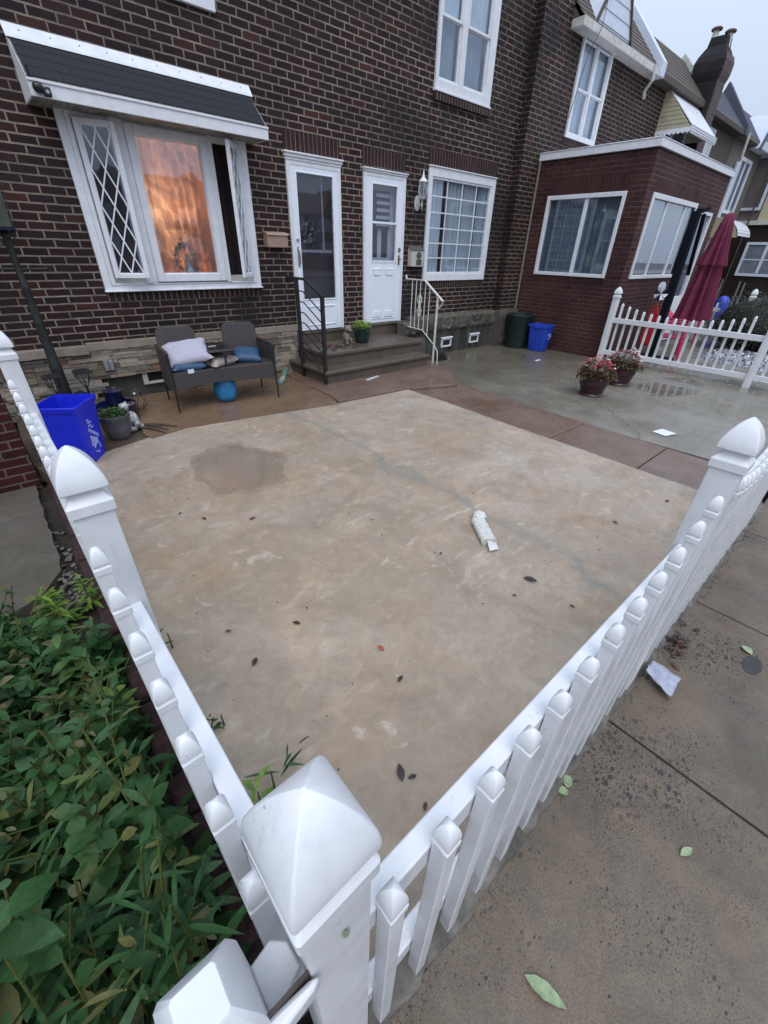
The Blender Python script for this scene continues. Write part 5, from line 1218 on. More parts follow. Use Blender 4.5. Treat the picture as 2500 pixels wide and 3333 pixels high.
ST = thing('fallen_stick', 'bundle of broken twigs lying where the brown patio meets the tan slab', 'sticks', (.95, -1.38, -1.69))
g = MB(); 
for k, (a, b) in enumerate((((.92, -1.15, -1.685), (1.10, -1.50, -1.685)), ((.97, -1.20, -1.68), (1.20, -1.45, -1.685)), ((.90, -1.25, -1.685), (1.05, -1.56, -1.685)))): g.tube([a, ((a[0]+b[0])/2+.01, (a[1]+b[1])/2, -1.675), b], [.010, .012, .006], 6)
g.obj('twigs', 'rust', ST)
random.seed(41); tag(tuft((.22, -1.2, -1.70), 90, .22, .22, .09, .03, 'leaf', 19, 'corner_weeds', None), 'small green weeds growing behind the blue recycling bin', 'weeds')

# ================================================================== WICKER LOVESEAT
BN = thing('wicker_loveseat', 'dark grey wicker two seat bench with centre table against the stone wall', 'bench', (2.005, -1.07, -1.695), R(-6.5), local=True)
W2 = .62    # local x: -.62 .. .62, front at y=0, back at y=.58 ; z from ground
g = MB()
n = 16; front = []
for i in range(n+1):
    u = -W2+2*W2*i/n; zb = .245+.055*(1-(u/W2)**2); front.append((u, zb))
for y0, y1 in ((-.012, .012),):
    pts = [(u, 0, zb) for u, zb in front]+[(W2, 0, .44), (-W2, 0, .44)]; g.prism(pts, (0, .02, 0))
g.obj('front_apron', 'wicker', BN, smooth=0)
g = B(-W2, W2, .0, .56, .425, .455); g.obj('seat', 'wicker', BN, bev=.012)
for s_ in (-1, 1):
    g = MB(); x = s_*W2
    g.prism([(x-.015, .0, .26), (x-.015, .55, .22), (x-.015, .58, .64), (x-.015, .02, .66)], (.03, 0, 0)); g.obj('side_panel', 'wicker', BN, bev=.008)
    g = MB(); g.tube([(x, -.02, .655), (x, .03, .672), (x, .3, .668), (x, .58, .66)], .022, 8); g.obj('armrest', 'wicker', BN)
    g = MB(); g.tube([(x, -.01, 0), (x-s_*.01, .005, .45), (x, -.005, .66)], [.010, .014, .016], 8); g.obj('leg', 'black', BN)
    g = MB(); g.tube([(x, .60, 0), (x-s_*.01, .57, .45)], [.010, .014], 8); g.obj('leg', 'black', BN)
for cx in (-.385, .385):
    g = MB(); pts = []; w_ = .215
    for a in range(0, 181, 30): pass
    prof = [(-w_+.0, .44), (-w_-.005, .80), (-w_+.02, .84), (-w_+.06, .86), (w_-.06, .86), (w_-.02, .84), (w_+.005, .80), (w_, .44)]
    pts = [(cx+u, .48+.16*(z-.44), z) for u, z in prof]; g.prism(pts, (0, .04, .006)); g.obj('backrest', 'wicker', BN, bev=.01)
g = B(-.165, .165, .03, .50, .625, .65); tb = g.obj('table_frame', 'wicker', BN, bev=.008)
B(-.14, .14, .055, .475, .6505, .658).obj('glass_top', simple('dark_glass_top', (.02, .022, .025), .06), tb, bev=.002)
g = MB(); g.tube([(.02, .03, .455), (.02, .03, .63)], .012, 8); g.tube([(-.15, .05, .455), (-.15, .05, .63)], .009, 8); g.obj('table_strut', 'black', BN)
# cushions (each lies on the bench, so each is its own thing)
def pillow(name, lab, mat, c, w_, d_, h, rot, extra=None):
    b = MB(); n = 14; ids = {}
    m = Matrix.Translation(c) @ rot
    def P(u, v, s_):
        k = max(0, (1-abs(u)**3.2)*(1-abs(v)**3.2))**.5; pin = 1-.10*(1-u*u)*abs(v)**3-.0
        x = u*w_/2*(1-.09*(1-abs(v)**2)*(abs(u)**4)*-1 if 0 else 1-.07*(1-v*v)*abs(u)); y = v*d_/2*(1-.07*(1-u*u)*abs(v))
        wr_ = .012*math.sin(u*9+v*7)*(abs(u)*abs(v))
        return m @ Vector((x, y, s_*(h/2*k)+wr_))
    for s_ in (1, -1):
        for i in range(n+1):
            for j in range(n+1):
                u, v = -1+2*i/n, -1+2*j/n
                if s_ < 0 and (i in (0, n) or j in (0, n)): ids[(s_, i, j)] = ids[(1, i, j)]
                else: ids[(s_, i, j)] = b.vert(P(u, v, s_))
        for i in range(n):
            for j in range(n):
                q = (ids[(s_, i, j)], ids[(s_, i+1, j)], ids[(s_, i+1, j+1)], ids[(s_, i, j+1)]); b.face(q if s_ > 0 else q[::-1])
    o = b.obj(name, mat, None, smooth=80); tag(o, lab, 'pillow'); return o
E3 = lambda x, y, z: (Matrix.Rotation(R(z), 4, 'Z') @ Matrix.Rotation(R(y), 4, 'Y') @ Matrix.Rotation(R(x), 4, 'X'))
pillow('throw_pillow', 'large pale lavender pillow leaning on top at the left seat', 'cush_lav', (1.675, -.79, -1.075), .52, .46, .15, E3(20, -7, -12))
pillow('throw_pillow', 'flat blue pillow squashed under the lavender one', 'cush_blue', (1.62, -.84, -1.20), .40, .38, .12, E3(2, 0, -4))
pillow('throw_pillow', 'beige patterned pillow lying under the centre table', 'cush_beige', (1.99, -.84, -1.185), .40, .40, .12, E3(5, -3, 20))
pillow('throw_pillow', 'blue satin pillow alone on the right seat', 'cush_blue', (2.39, -.84, -1.175), .36, .36, .13, E3(12, 4, -22))
tg = B(1.57, 1.64, -1.03, -1.028, -1.26, -1.215); tag(tg.obj('care_tag', 'paper', None), 'white care tag sticking out below the flat blue pillow', 'tag')
g = B(1.93, 2.02, -.83, -.815, -1.033, -1.029); tag(g.obj('paper_slip', 'paper', None), 'small white slip lying on the dark table top of the bench', 'paper')
BP = thing('blue_glazed_pot', 'bright blue round glazed pot under the wicker bench', 'pot', (2.03, -.84, -1.695))
g = MB(); g.lathe([(.07, 0), (.10, .015), (.132, .07), (.143, .14), (.136, .21), (.12, .26), (.13, .275), (.115, .275), (.10, .24)], 28, (2.03, -.86, -1.695)); g.obj('pot', 'blue_pot', BP)
HS = thing('garden_hose', 'pale green corrugated downspout hose curling beside the bench', 'hose', (3.10, -.40, -1.68))
g = MB(); pts = []; rs = []
for i in range(70):
    t = i/69; a = R(-60+150*t); pts.append((2.93+.30*t, -.52+.10*math.sin(a)+.1*t, -1.665+.13*max(0, t-.55)**1.2*2)); rs.append(.032+(.006 if i % 2 else -.004))
g.tube(pts, rs, 10); g.obj('corrugated_pipe', 'hose', HS, smooth=60)
# things on the steps
TP = thing('teal_pot', 'dark teal glazed pot of lime green plant on the landing', 'plant pot', (4.62, -.42, -1.30))
g = MB(); g.lathe([(.085, 0), (.105, .01), (.130, .10), (.142, .19), (.150, .20), (.152, .225), (.138, .225), (.13, .19)], 26, (4.62, -.42, -1.298)); g.obj('pot', 'teal', TP)
tuft((4.62, -.42, -1.10), 260, .13, .15, .065, .020, 'leaf_lime', 5, 'foliage', TP, .7)
DG = thing('dog_figurine', 'small pale dog figurine sitting beside the teal pot', 'figurine', (4.36, -.36, -1.30))
g = MB(); g.blob((4.37, -.33, -1.21), .07, 14, 10, .04, (.8, 1, 1.25)); g.blob((4.37, -.37, -1.08), .055, 14, 10, .04, (1, 1.1, 1)); g.blob((4.37, -.42, -1.095), .028, 10, 8, 0, (1, 1.3, .8)); g.blob((4.33, -.36, -1.055), .022, 8, 6, 0, (.6, 1, 1.6)); g.blob((4.41, -.36, -1.055), .022, 8, 6, 0, (.6, 1, 1.6))
for dx in (-.035, .035): g.blob((4.37+dx, -.40, -1.25), .024, 8, 6, 0, (1, 1, 2.1)); g.blob((4.37+dx*1.4, -.41, -1.287), .026, 8, 6, 0, (1, 1.5, .6))
g.obj('figurine_body', 'fig_cream', DG, smooth=80)
random.seed(6); g = MB()
for i in range(46):
    x = random.gauss(4.02, .16); y = random.gauss(-.52, .09); g.leaf((x, y, -1.293), (random.gauss(0, 1), random.gauss(0, 1), .05), random.uniform(.05, .1), .045, droop=.02, rnd=random.random())
tag(g.obj('wet_leaf_litter', 'litter', None, smooth=60), 'heap of wet brown leaves on the landing by the black handrail', 'dead leaves', kind='stuff')
g = MB(); g.bar((4.06, -1.235, -1.665), (4.36, -1.155, -1.665), .045, .012); tag(g.obj('white_stick', 'bag', None, bev=.004), 'short pale strip lying on the brown apron in front of the steps', 'strip')
BS = thing('boot_scraper', 'black boot brush lying on the grey patio beside the steps', 'boot scraper', (6.35, -.55, -1.78))
g = B(6.10, 6.62, -.62, -.48, -1.78, -1.75); g.obj('brush_base', 'black', BS, bev=.01)
g = MB(); random.seed(2)
for i in range(120):
    x = random.uniform(6.12, 6.60); y = random.choice((-.62, -.48, -.55))+random.uniform(-.02, .02); g.tube([(x, y, -1.75), (x+random.uniform(-.02, .02), y+random.uniform(-.02, .02), -1.66)], .004, 4)
g.obj('bristles', 'black', BS, smooth=0)

# bins in the far corner
GB = thing('round_bin', 'round dark green trash bin in the corner of the brick walls', 'trash bin', (8.95, -.62, -1.78))
g = MB(); pr = [(.235, 0), (.24, .02), (.275, .60), (.29, .62), (.292, .665), (.28, .675), (.262, .668), (.255, .60), (.22, .03)]
rs = []
for r, z in pr: rs.append([(8.97+(r+.004*math.cos(k*math.pi))*math.cos(2*math.pi*k/40), -.60+(r+.004*math.cos(k*math.pi))*math.sin(2*math.pi*k/40), -1.78+z) for k in range(40)])
g.rings(rs); g.obj('bin_body', 'green_bin', GB, smooth=50)
b2 = bin_('recycling_bin', 'smaller blue recycling bin beside the green one at the brick wall', 'recycling bin', (9.02, -1.13, -1.78), .17, .22, .52, R(4), 'blue_bin2')
g = MB(); g.box(-.19, -.165, -.07, .07, .46, .49); g.obj('handle_grip', 'blue_bin2', b2, bev=.005)
g = MB()
for k in range(3):
    a = R(90+120*k); g.tube([(.02+.05*math.cos(a+q*.35), -.203, .30+.055*math.sin(a+q*.35)) for q in range(5)], .010, 5)
g.obj('recycling_mark', 'logo', b2, smooth=0)
g = B(8.0, 8.15, -1.75, -1.70, -1.781, -1.775); tag(g.obj('flat_scrap', 'paper', None), 'tiny pale scrap lying on the grey patio before the far bins', 'scrap')
# flower pots
def flowerpot(c, lab, seed, pale, s=1.0):
    t = thing('flower_pot', lab, 'flower pot', c)
    g = MB(); pr = [(.15, 0), (.185, .015), (.178, .03), (.165, .04), (.205, .17), (.212, .175), (.212, .185), (.222, .26), (.245, .275), (.25, .30), (.235, .31), (.215, .28), (.2, .25)]
    g.lathe([(r*s, z*s) for r, z in pr], 32, c); g.obj('pot', 'maroon', t)
    random.seed(seed); g = MB()
    for i in range(900):
        a = random.random()*6.283; rr = .27*math.sqrt(random.random())*s*(1+.15*math.sin(3*a)); h = (.23*(1-(rr/.27)**2)+.02)*random.uniform(.1, 1.15)
        g.leaf((c[0]+rr*math.cos(a), c[1]+rr*math.sin(a), c[2]+.28*s+h), (math.cos(a)+random.gauss(0, .5), math.sin(a)+random.gauss(0, .5), random.uniform(-.3, .8)), random.uniform(.03, .065), random.uniform(.02, .035), rnd=random.random())
    g.obj('foliage', 'leaf_pot', t, smooth=60)
    for nm, mt, n in (('pink_blossom', 'petal_pink', 46 if not pale else 24), ('white_blossom', 'petal_white', 6 if not pale else 34)):
        g = MB()
        for i in range(n):
            a = random.random()*6.283; rr = .24*math.sqrt(random.random())*s
            if pale and nm[0] == 'w': a = random.gauss(-.9, .9); rr = random.uniform(.1, .27)
            h = (.25*(1-(rr/.32)**2)+.03)*random.uniform(.75, 1.15); p = Vector((c[0]+rr*math.cos(a), c[1]+rr*math.sin(a), c[2]+.28*s+h)); q0 = random.random()
            for k in range(random.choice((4, 5, 8))):
                b = k*1.3; g.leaf(p, (math.cos(b), math.sin(b), random.uniform(0, .7)), random.uniform(.024, .038), random.uniform(.026, .038), rnd=min(1, max(0, q0+random.gauss(0, .1))), fold=.1)
        g.obj(nm, mt, t, smooth=60)
flowerpot((6.62, -3.52, -1.785), 'maroon pot of pink and red begonias, nearer of the pair', 51, False, .95)
flowerpot((7.62, -3.50, -1.785), 'maroon pot of begonias with white blossoms, behind its twin', 52, True, 1.0)
g = MB(); g.poly([(5.66, -4.76, -1.778), (5.86, -4.80, -1.777), (5.80, -4.98, -1.772), (5.62, -4.92, -1.777)]); p_ = g.obj('paper_sheet', 'paper', None, smooth=0); tag(p_, 'white sheet of paper lying on the grey patio near the front', 'paper')
sd = p_.modifiers.new('s', 'SOLIDIFY'); sd.thickness = .002

# ================================================================== NEXT DOOR YARD BEYOND THE FAR FENCE
UM = thing('garden_umbrella', 'closed burgundy cantilever umbrella hanging from its dark mast', 'umbrella', (10.4, -3.1, -1.79))
g = MB(); g.bar((10.19, -3.06, -1.79), (10.19, -3.0, .74), .12, .14); g.obj('mast', 'umb_dark', UM, bev=.008)
g = MB(); g.bar((10.22, -3.02, .74), (10.6, -3.02, .80), .11, .07); g.bar((10.27, -3.10, .70), (10.62, -3.08, -.25), .06, .05); g.obj('arm', 'umb_dark', UM, bev=.006)
g = MB(); g.box(9.85, 10.55, -3.4, -2.7, -1.79, -1.74); g.obj('base_plate', 'umb_dark', UM, bev=.01)
def canopy(prof, cx, cy, nf, seed, tilt=0):
    b = MB(); random.seed(seed); rs = []; n = nf*6; ph = [random.uniform(-.25, .25) for _ in range(nf)]; am = [random.uniform(.7, 1.3) for _ in range(nf)]
    for z, r, amp in prof:
        ring = []
        for k in range(n):
            a = 2*math.pi*k/n; f = k//6; m_ = math.cos((k % 6)/6*2*math.pi)
            rr = r*(1-amp*am[f]*(.5-.5*m_)); a2 = a+ph[f]*.25*amp; ring.append((cx+rr*math.cos(a2)+tilt*(z), cy+rr*math.sin(a2)*1.05, z+.02*math.sin(a*3+ph[f])*amp*(1 if z < -.9 else 0)))
        rs.append(ring)
    b.rings(rs); return b
canopy([(.76, .02, .1), (.72, .07, .15), (.55, .115, .35), (.32, .155, .45), (.10, .20, .5), (-.05, .245, .55), (-.08, .25, .5), (-.10, .20, .4), (-.30, .225, .5), (-.60, .27, .55), (-.85, .30, .55), (-1.04, .33, .5)], 11.0, -3.31, 9, 4).obj('canopy', 'umb', UM, smooth=60)
def chair(lab, p, ang, mat):
    t = thing('resin_armchair', lab, 'chair', p, ang, local=True)
    g = MB(); g.box(-.25, .25, -.24, .24, .38, .42); g.obj('seat', mat, t, bev=.02)
    bk = None
    for i in range(7):
        u = -.24+.08*i; hgt = .80-.10*abs(i-3)/3*1.2
        g = MB(); g.bar((u, .22, .40), (u*1.12, .42, hgt), .06, .018, (0, 1, 0)); g.obj('back_slat', mat, t, bev=.006)
    g = MB(); g.bar((-.28, .28, .62), (.28, .28, .62), .03, .05, (0, 0, 1)); g.obj('back_rail', mat, t, bev=.006)
    for s_ in (-1, 1):
        g = MB(); g.bar((s_*.31, -.28, .63), (s_*.31, .32, .62), .09, .025); g.obj('armrest', mat, t, bev=.01)
        g = MB(); g.bar((s_*.30, -.26, 0), (s_*.29, -.22, .62), .05, .04); g.obj('leg', mat, t, bev=.008)
        g = MB(); g.bar((s_*.30, .32, 0), (s_*.27, .22, .62), .05, .04); g.obj('leg', mat, t, bev=.008)
chair('faded red resin armchair under the umbrella, nearer of two', (10.95, -3.05, -1.79), R(20), 'pink')
chair('faded red resin armchair beyond the umbrella, right of its twin', (12.25, -2.85, -1.79), R(-10), 'pink')
g = MB(); g.prism([(10.02, -2.80, -1.5), (10.0, -2.83, -.86), (10.0, -2.91, -.72), (10.0, -3.05, -1.04), (10.02, -3.02, -1.5)], (.03, 0, 0)); tag(g.obj('red_board', 'redc', None, bev=.01), 'upright pointed deep red board against the porch wall behind the fence', 'board')
random.seed(63); g = MB(); nx, ny = 60, 44; ids = []
for j in range(ny+1):
    row = []
    for i in range(nx+1):
        u, v = i/nx, j/ny; x = 10.9+2.0*u+.3*v; y = -5.1+1.55*v; k = (math.sin(math.pi*min(1, max(0, u)))*math.sin(math.pi*v))**.35
        row.append(g.vert((x, y, -1.785+k*(.04+.08*random.random()))))
    ids.append(row)
for j in range(ny):
    for i in range(nx): g.face((ids[j][i], ids[j][i+1], ids[j+1][i+1], ids[j+1][i]))
tag(g.obj('crumpled_tarp', 'foil', None, smooth=0), 'crumpled shiny silver tarp on the ground beyond the far fence', 'tarp')
def shrub(name, lab, c, r, n, mat, seed, L=.045, W=.022, trunk=True):
    t = thing(name, lab, 'hedge' if 'hedge' in name else 'shrub', (c[0], c[1], -1.8)); random.seed(seed); g = MB()
    for i in range(n):
        d = Vector((random.gauss(0, 1), random.gauss(0, 1), random.gauss(0, 1))).normalized(); k = random.uniform(.72, 1.05)
        k *= 1+.10*math.sin(d.x*7+seed)*math.cos(d.y*6)+.05*math.sin(d.z*13)
        p = Vector((c[0]+d.x*r[0]*k, c[1]+d.y*r[1]*k, c[2]+d.z*r[2]*k))
        if p.z < -1.78: continue
        g.leaf(p, d+Vector((random.gauss(0, .5), random.gauss(0, .5), random.gauss(0, .5))), L*random.uniform(.6, 1.4), W*random.uniform(.7, 1.3), rnd=random.random()**1.3)
    g.cur = 0.; g.blob(c, .86, 16, 10, .05, r); g.obj('foliage', mat, t, smooth=60)
    g = MB()
    for k in range(7):
        a = k*.9; g.tube([(c[0]+.1*math.cos(a), c[1]+.1*math.sin(a), -1.8), (c[0]+r[0]*.35*math.cos(a), c[1]+r[1]*.35*math.sin(a), c[2]-.1), (c[0]+r[0]*.8*math.cos(a), c[1]+r[1]*.8*math.sin(a), c[2]+.5*r[2])], [.03, .018, .006], 6)
    g.obj('stems', 'rust', t)
shrub('clipped_hedge', 'dense brown green hedge behind the far white fence', (13.5, -4.25, -1.27), (.95, 1.25, .74), 12000, 'leaf_hedge', 5)
shrub('clipped_hedge', 'second part of the hedge running out at the right edge', (13.9, -6.1, -1.35), (1.0, 1.1, .66), 6000, 'leaf_hedge', 8)
FP = thing('fence_post', 'white gothic capped post poking out of the dark hedge', 'fence post', (13.3, -3.76, -1.8))
fence_post(FP, 13.3, -3.76, -1.8, -.70)
FN = thing('picket_fence', 'short run of white pickets beyond the umbrella', 'picket fence', (14.0, -2.8, -1.8))
for i in range(5): fence_picket(FN, 13.8+.02*i, -2.45-.14*i, -.80-.02*i, -1.75)
g = MB(); g.bar((13.84, -2.40, -1.04), (13.90, -3.1, -1.04), .04, .08); g.obj('rail', 'vinyl', FN, bev=.003)
for k, (x, y, z, r) in enumerate(((16.0, -2.62, -1.02, .17), (16.3, -3.15, -1.10, .15))):
    t = thing('blue_barrel', ('round topped blue barrel beyond the umbrella', 'darker blue barrel right of its round topped neighbour, above the hedge')[k], 'barrel', (x, y, -1.8))
    g = MB(); g.lathe([(r*.8, -1.8), (r, -1.5), (r, z), (r*.85, z+.10), (r*.45, z+.17), (.0, z+.19)], 20, (x, y, 0)); g.obj('barrel_body', 'blue_bin2' if k == 0 else simple('navy_plastic', (.02, .03, .16), .4), t)
for k, (x, y) in enumerate(((15.2, -2.55), (15.2, -2.62), (15.3, -3.0), (15.35, -3.1))):
    g = MB(); g.tube([(x, y, -1.8), (x, y+.02, -.38-.03*k)], .018, 6)
    tag(g.obj('metal_stake', 'silver', None), 'thin metal stake, %s from the left, beyond the burgundy umbrella' % ('first', 'second', 'third', 'fourth')[k], 'stake', 'metal stakes beyond the umbrella')
PW = thing('pinwheel', 'white and navy garden pinwheel in front of the porch wall', 'pinwheel', (9.92, -2.93, -1.79))
g = MB(); g.tube([(9.92, -2.93, -1.79), (9.92, -2.93, -.56)], .008, 6); g.obj('stick', 'rust', PW)
for k in range(8):
    a = 2*math.pi*k/8; b = a+.6; g = MB(); cz = -.56
    g.prism([(9.91, -2.95, cz), (9.91, -2.95+.13*math.cos(a), cz+.13*math.sin(a)), (9.88, -2.95+.11*math.cos(b), cz+.11*math.sin(b))], (.004, 0, 0)); g.obj('vane', 'trim' if k % 3 else 'blueglass', PW, smooth=0)
g = MB(); g.rings([[(9.99, -2.90+.06*math.cos(a), -.45+.085*math.sin(a)) for a in [q*math.pi/12 for q in range(24)]], [(9.99+.02, -2.90+.06*math.cos(a), -.45+.085*math.sin(a)) for a in [q*math.pi/12 for q in range(24)]]]); g.obj('white_disc', 'trim', PW)

# ================================================================== LEFT: LOW BRICK WALL, WEEDS
LW = thing('low_brick_wall', 'low red brick wall at the left edge beyond the fence', 'brick wall', (-1.5, -1.7, -1.85))
g = B(-5, -.10, -1.72, -1.45, -1.95, -.86); g.obj('brickwork', 'low_red', LW, smooth=0)
g = B(-5.02, -.08, -1.76, -1.42, -.86, -.80); g.obj('wall_coping', 'ledge', LW, bev=.01)
def zone(x, y): return True
random.seed(99)
def weed(mb, x, y, z0, h, n, L, W, lean=.25, kind=0):
    """one leafy stem: whorls of leaves up an arching stem"""
    ax, ay = random.gauss(0, lean), random.gauss(0, lean)
    for i in range(n):
        t = (i+1)/n; a = i*2.4+random.random(); p = (x+ax*h*t*t, y+ay*h*t*t, z0+h*t)
        mb.leaf(p, (math.cos(a), math.sin(a), random.uniform(-.15, .75)), L*(1.15-.55*t)*random.uniform(.7, 1.25), W*(1.15-.5*t)*random.uniform(.7, 1.25), droop=random.uniform(.1, .5), rnd=min(1, max(0, random.gauss(.42, .22))))
g = MB()
shapes = ((.07, .045, .3), (.10, .065, .35), (.14, .030, .5), (.06, .032, .3), (.17, .022, .55), (.11, .055, .45), (.05, .022, .3))
for i in range(1450):
    x = random.uniform(-1.9, -.09); y = random.uniform(-6.0, -3.62)
    if x > -.22 and random.random() < .45: continue
    if (x+.20)**2+(y+3.72)**2 < .045 or (y > -3.85 and random.random() < .6): continue
    if math.sin(x*9+1.3)*math.sin(y*7.5)+.35*math.sin(x*23)*math.cos(y*19) > .52: continue
    L, W, dr = random.choice(shapes); tall = .20+.36*(.5+.5*math.sin(x*3.1+2)*math.cos(y*2.3)); hue = random.gauss(.44, .24)
    ax, ay = random.gauss(0, .3), random.gauss(0, .3); h = tall*random.uniform(.5, 1.35); ax = min(ax, max(-.3, (-.10-x)/h)); n = random.randint(7, 15)
    for k in range(n):
        t = (k+1)/n; a_ = k*2.4+random.random(); p = (x+ax*h*t*t, y+ay*h*t*t, -1.90+h*t)
        g.leaf(p, (math.cos(a_), math.sin(a_), random.uniform(-.1, .9)), L*(1.2-.6*t)*random.uniform(.6, 1.35), W*(1.2-.55*t)*random.uniform(.6, 1.3), droop=random.uniform(.05, dr+.2), rnd=min(1, max(0, hue+random.gauss(0, .10)+.12*t)))
    g.cur = .85; g.tube([(x, y, -1.92), (x+ax*h*.3, y+ay*h*.3, -1.9+h*.55), (x+ax*h, y+ay*h, -1.9+h)], .003, 4)
for i in range(90):      # grass blades arching through
    x = random.uniform(-.55, -.05); y = random.uniform(-6.0, -4.2); a_ = random.random()*6.28; L = random.uniform(.15, .35); pts = []
    g.leaf((x, y, -1.88), (math.cos(a_)*.5, math.sin(a_)*.5, 1), L, .010, droop=.35, rnd=random.uniform(.3, .8), fold=.5)
for i in range(120):
    x = random.uniform(-1.9, -.45); y = random.uniform(-3.75, -3.45); weed(g, x, y, -1.88, random.uniform(.05, .2), 7, .06, .03)
tag(g.obj('weeds', 'leaf', None, smooth=60), 'dense mass of dark green weeds filling the bed left of the fence', 'weeds', kind='stuff')
def plant(name, lab, x, y, h, n, L, W, mat, seed, zb=-1.9, lean=.15, stems=1, spread=.03):
    t = thing(name, lab, 'plant', (x, y, zb)); random.seed(seed); g = MB()
    for s_ in range(stems):
        weed(g, x+random.gauss(0, spread), y+random.gauss(0, spread), zb, h*random.uniform(.75, 1.1), n, L, W, lean)
    g.obj('leaves', mat, t, smooth=60)
    g = MB(); g.tube([(x, y, zb-.02), (x, y, zb+h*.8)], [.006, .003], 5); g.obj('stem', 'stemred', t)
plant('yellow_green_plant', 'bright yellow green star shaped plant at the top of the weed bed', -.24, -3.74, .30, 46, .125, .026, 'leaf_yg', 3, lean=.05, stems=2)
plant('yellow_green_plant', 'smaller yellow green plant tucked against the left fence', -.08, -3.70, .28, 34, .11, .024, 'leaf_yg', 4, lean=.05)
plant('broad_leaf_weed', 'tall broad leaved weed at the left edge of the bed', -.50, -5.40, .70, 22, .17, .085, 'leaf', 5)
plant('broad_leaf_weed', 'broad leaved weed with narrow leaves at the bottom left', -.34, -5.74, .62, 24, .22, .05, 'leaf', 6)
plant('broad_leaf_weed', 'bushy light green weed standing tall left of the second fence picket', -.26, -5.28, .55, 26, .13, .065, 'leaf_mid', 16, lean=.04, spread=.01)
plant('broad_leaf_weed', 'bushy light green weed leaning on the fence halfway along the bed', -.20, -4.30, .46, 26, .11, .055, 'leaf_mid', 17, lean=.04, spread=.01)
plant('broad_leaf_weed', 'big leaved light green weed in the bottom left corner of the photo', -.42, -5.95, .62, 20, .20, .09, 'leaf_mid', 18)
plant('broad_leaf_weed', 'weed with star of thin leaves close to the corner post', -.10, -5.55, .42, 24, .14, .028, 'leaf', 7)
plant('broad_leaf_weed', 'pale leaved weed in the middle of the bed', -.32, -5.08, .48, 26, .11, .05, 'leaf', 8)
plant('broad_leaf_weed', 'yellowing weed beside the second fence picket', -.10, -4.62, .34, 16, .11, .05, 'leaf_yg', 9)
plant('broad_leaf_weed', 'dark leafy weed at the far left of the bed', -.62, -4.6, .45, 24, .12, .06, 'leaf', 10)
plant('small_sprout', 'thin sprout growing through at the foot of the middle left post', .17, -4.42, .16, 9, .07, .018, 'leaf', 11, zb=-1.78)
plant('small_sprout', 'star shaped sprout on the slab edge beside the left fence', .20, -4.98, .10, 9, .05, .014, 'leaf', 12, zb=-1.78, lean=.02)
plant('small_sprout', 'curling weed with lime leaves showing beside the corner post', .17, -5.40, .24, 8, .10, .022, 'leaf_yg', 13, zb=-1.80)
plant('small_sprout', 'grassy sprout arching over the slab behind the corner post', .24, -5.36, .22, 6, .13, .014, 'leaf', 14, zb=-1.80, lean=.5)
plant('small_sprout', 'little sprout seen between the front pickets', .34, -5.86, .10, 7, .05, .03, 'leaf', 15, zb=-1.80)
# ================================================================== LITTER
NW = thing('bagged_newspaper', 'rolled newspaper in a clear plastic bag on the tan slab', 'newspaper', (2.23, -4.80, -1.77))
g = MB(); a, b = Vector((2.345, -4.69, -1.740)), Vector((2.19, -4.91, -1.746)); d = (b-a).normalized(); sd_ = Vector((-d.y, d.x, 0)); rs = []
for i in range(15):
    t = i/14; c = a.lerp(b, t); w_ = .055*(1+.06*math.sin(i*2)); h = .030
    rs.append([c+sd_*w_*math.copysign(abs(math.cos(q))**.7, math.cos(q))+Vector((0, 0, h*math.copysign(abs(math.sin(q))**.7, math.sin(q)))) for q in [k*math.pi/8 for k in range(16)]])
g.rings(rs); g.obj('newspaper_roll', 'news', NW, smooth=60)
g = MB(); random.seed(31); c0 = Vector((2.345, -4.69, -1.742)); rs = []
for i in range(8):
    t = i/7; c = c0+Vector((.09*t, .06*t*(1 if i < 5 else .7), .012+.014*math.sin(t*5))); w_ = .055*(1-.5*math.sin(t*2.2))+.03*t
    rs.append([c+Vector((math.cos(q)*w_*.5*(1+random.uniform(-.3, .3)), math.sin(q)*w_*(1+random.uniform(-.2, .2)), .5*w_*math.sin(q*2+i)*.5)) for q in [k*math.pi/5 for k in range(10)]])
g.rings(rs); g.obj('twisted_bag_end', 'bag', NW, smooth=30)
g = MB(); g.poly([(2.20, -4.87, -1.722), (2.245, -4.93, -1.758), (2.20, -4.99, -1.765), (2.12, -4.97, -1.758)]); g.poly([(2.20, -4.99, -1.765), (2.245, -4.93, -1.758), (2.26, -4.86, -1.768)]); g.obj('bag_flap', 'bag', NW, smooth=0)
PB = thing('plastic_bag', 'crumpled printed plastic bag caught under the front fence', 'plastic bag', (2.15, -6.14, -1.94))
random.seed(71); g = MB(); ids = []
for j in range(9):
    row = []
    for i in range(7):
        u, v = i/6-.5, j/8; wd = .10+.07*v; row.append(g.vert((2.11+u*wd-.01*v, -6.065-.15*v+random.uniform(-.006, .006), -1.925+.035*(1-v)+random.uniform(0, .016))))
    ids.append(row)
for j in range(8):
    for i in range(6): g.face((ids[j][i], ids[j][i+1], ids[j+1][i+1], ids[j+1][i]))
bo = g.obj('bag_sheet', 'bagblue', PB, smooth=30); sd = bo.modifiers.new('s', 'SOLIDIFY'); sd.thickness = .003
def fallen(x, y, z, L, W, a, mat, lab, rnd, n=1, cat='leaf'):
    g = MB(); random.seed(int((x*37-y*91)*10) & 65535)
    for k in range(n): g.leaf((x+random.gauss(0, .02)*(n > 1), y+random.gauss(0, .02)*(n > 1), z+.006), (math.cos(a+k), math.sin(a+k), .12), L, W, droop=.10, rnd=rnd, fold=.35)
    o = g.obj('fallen_leaf', mat, None, smooth=50); tag(o, lab, cat); return o
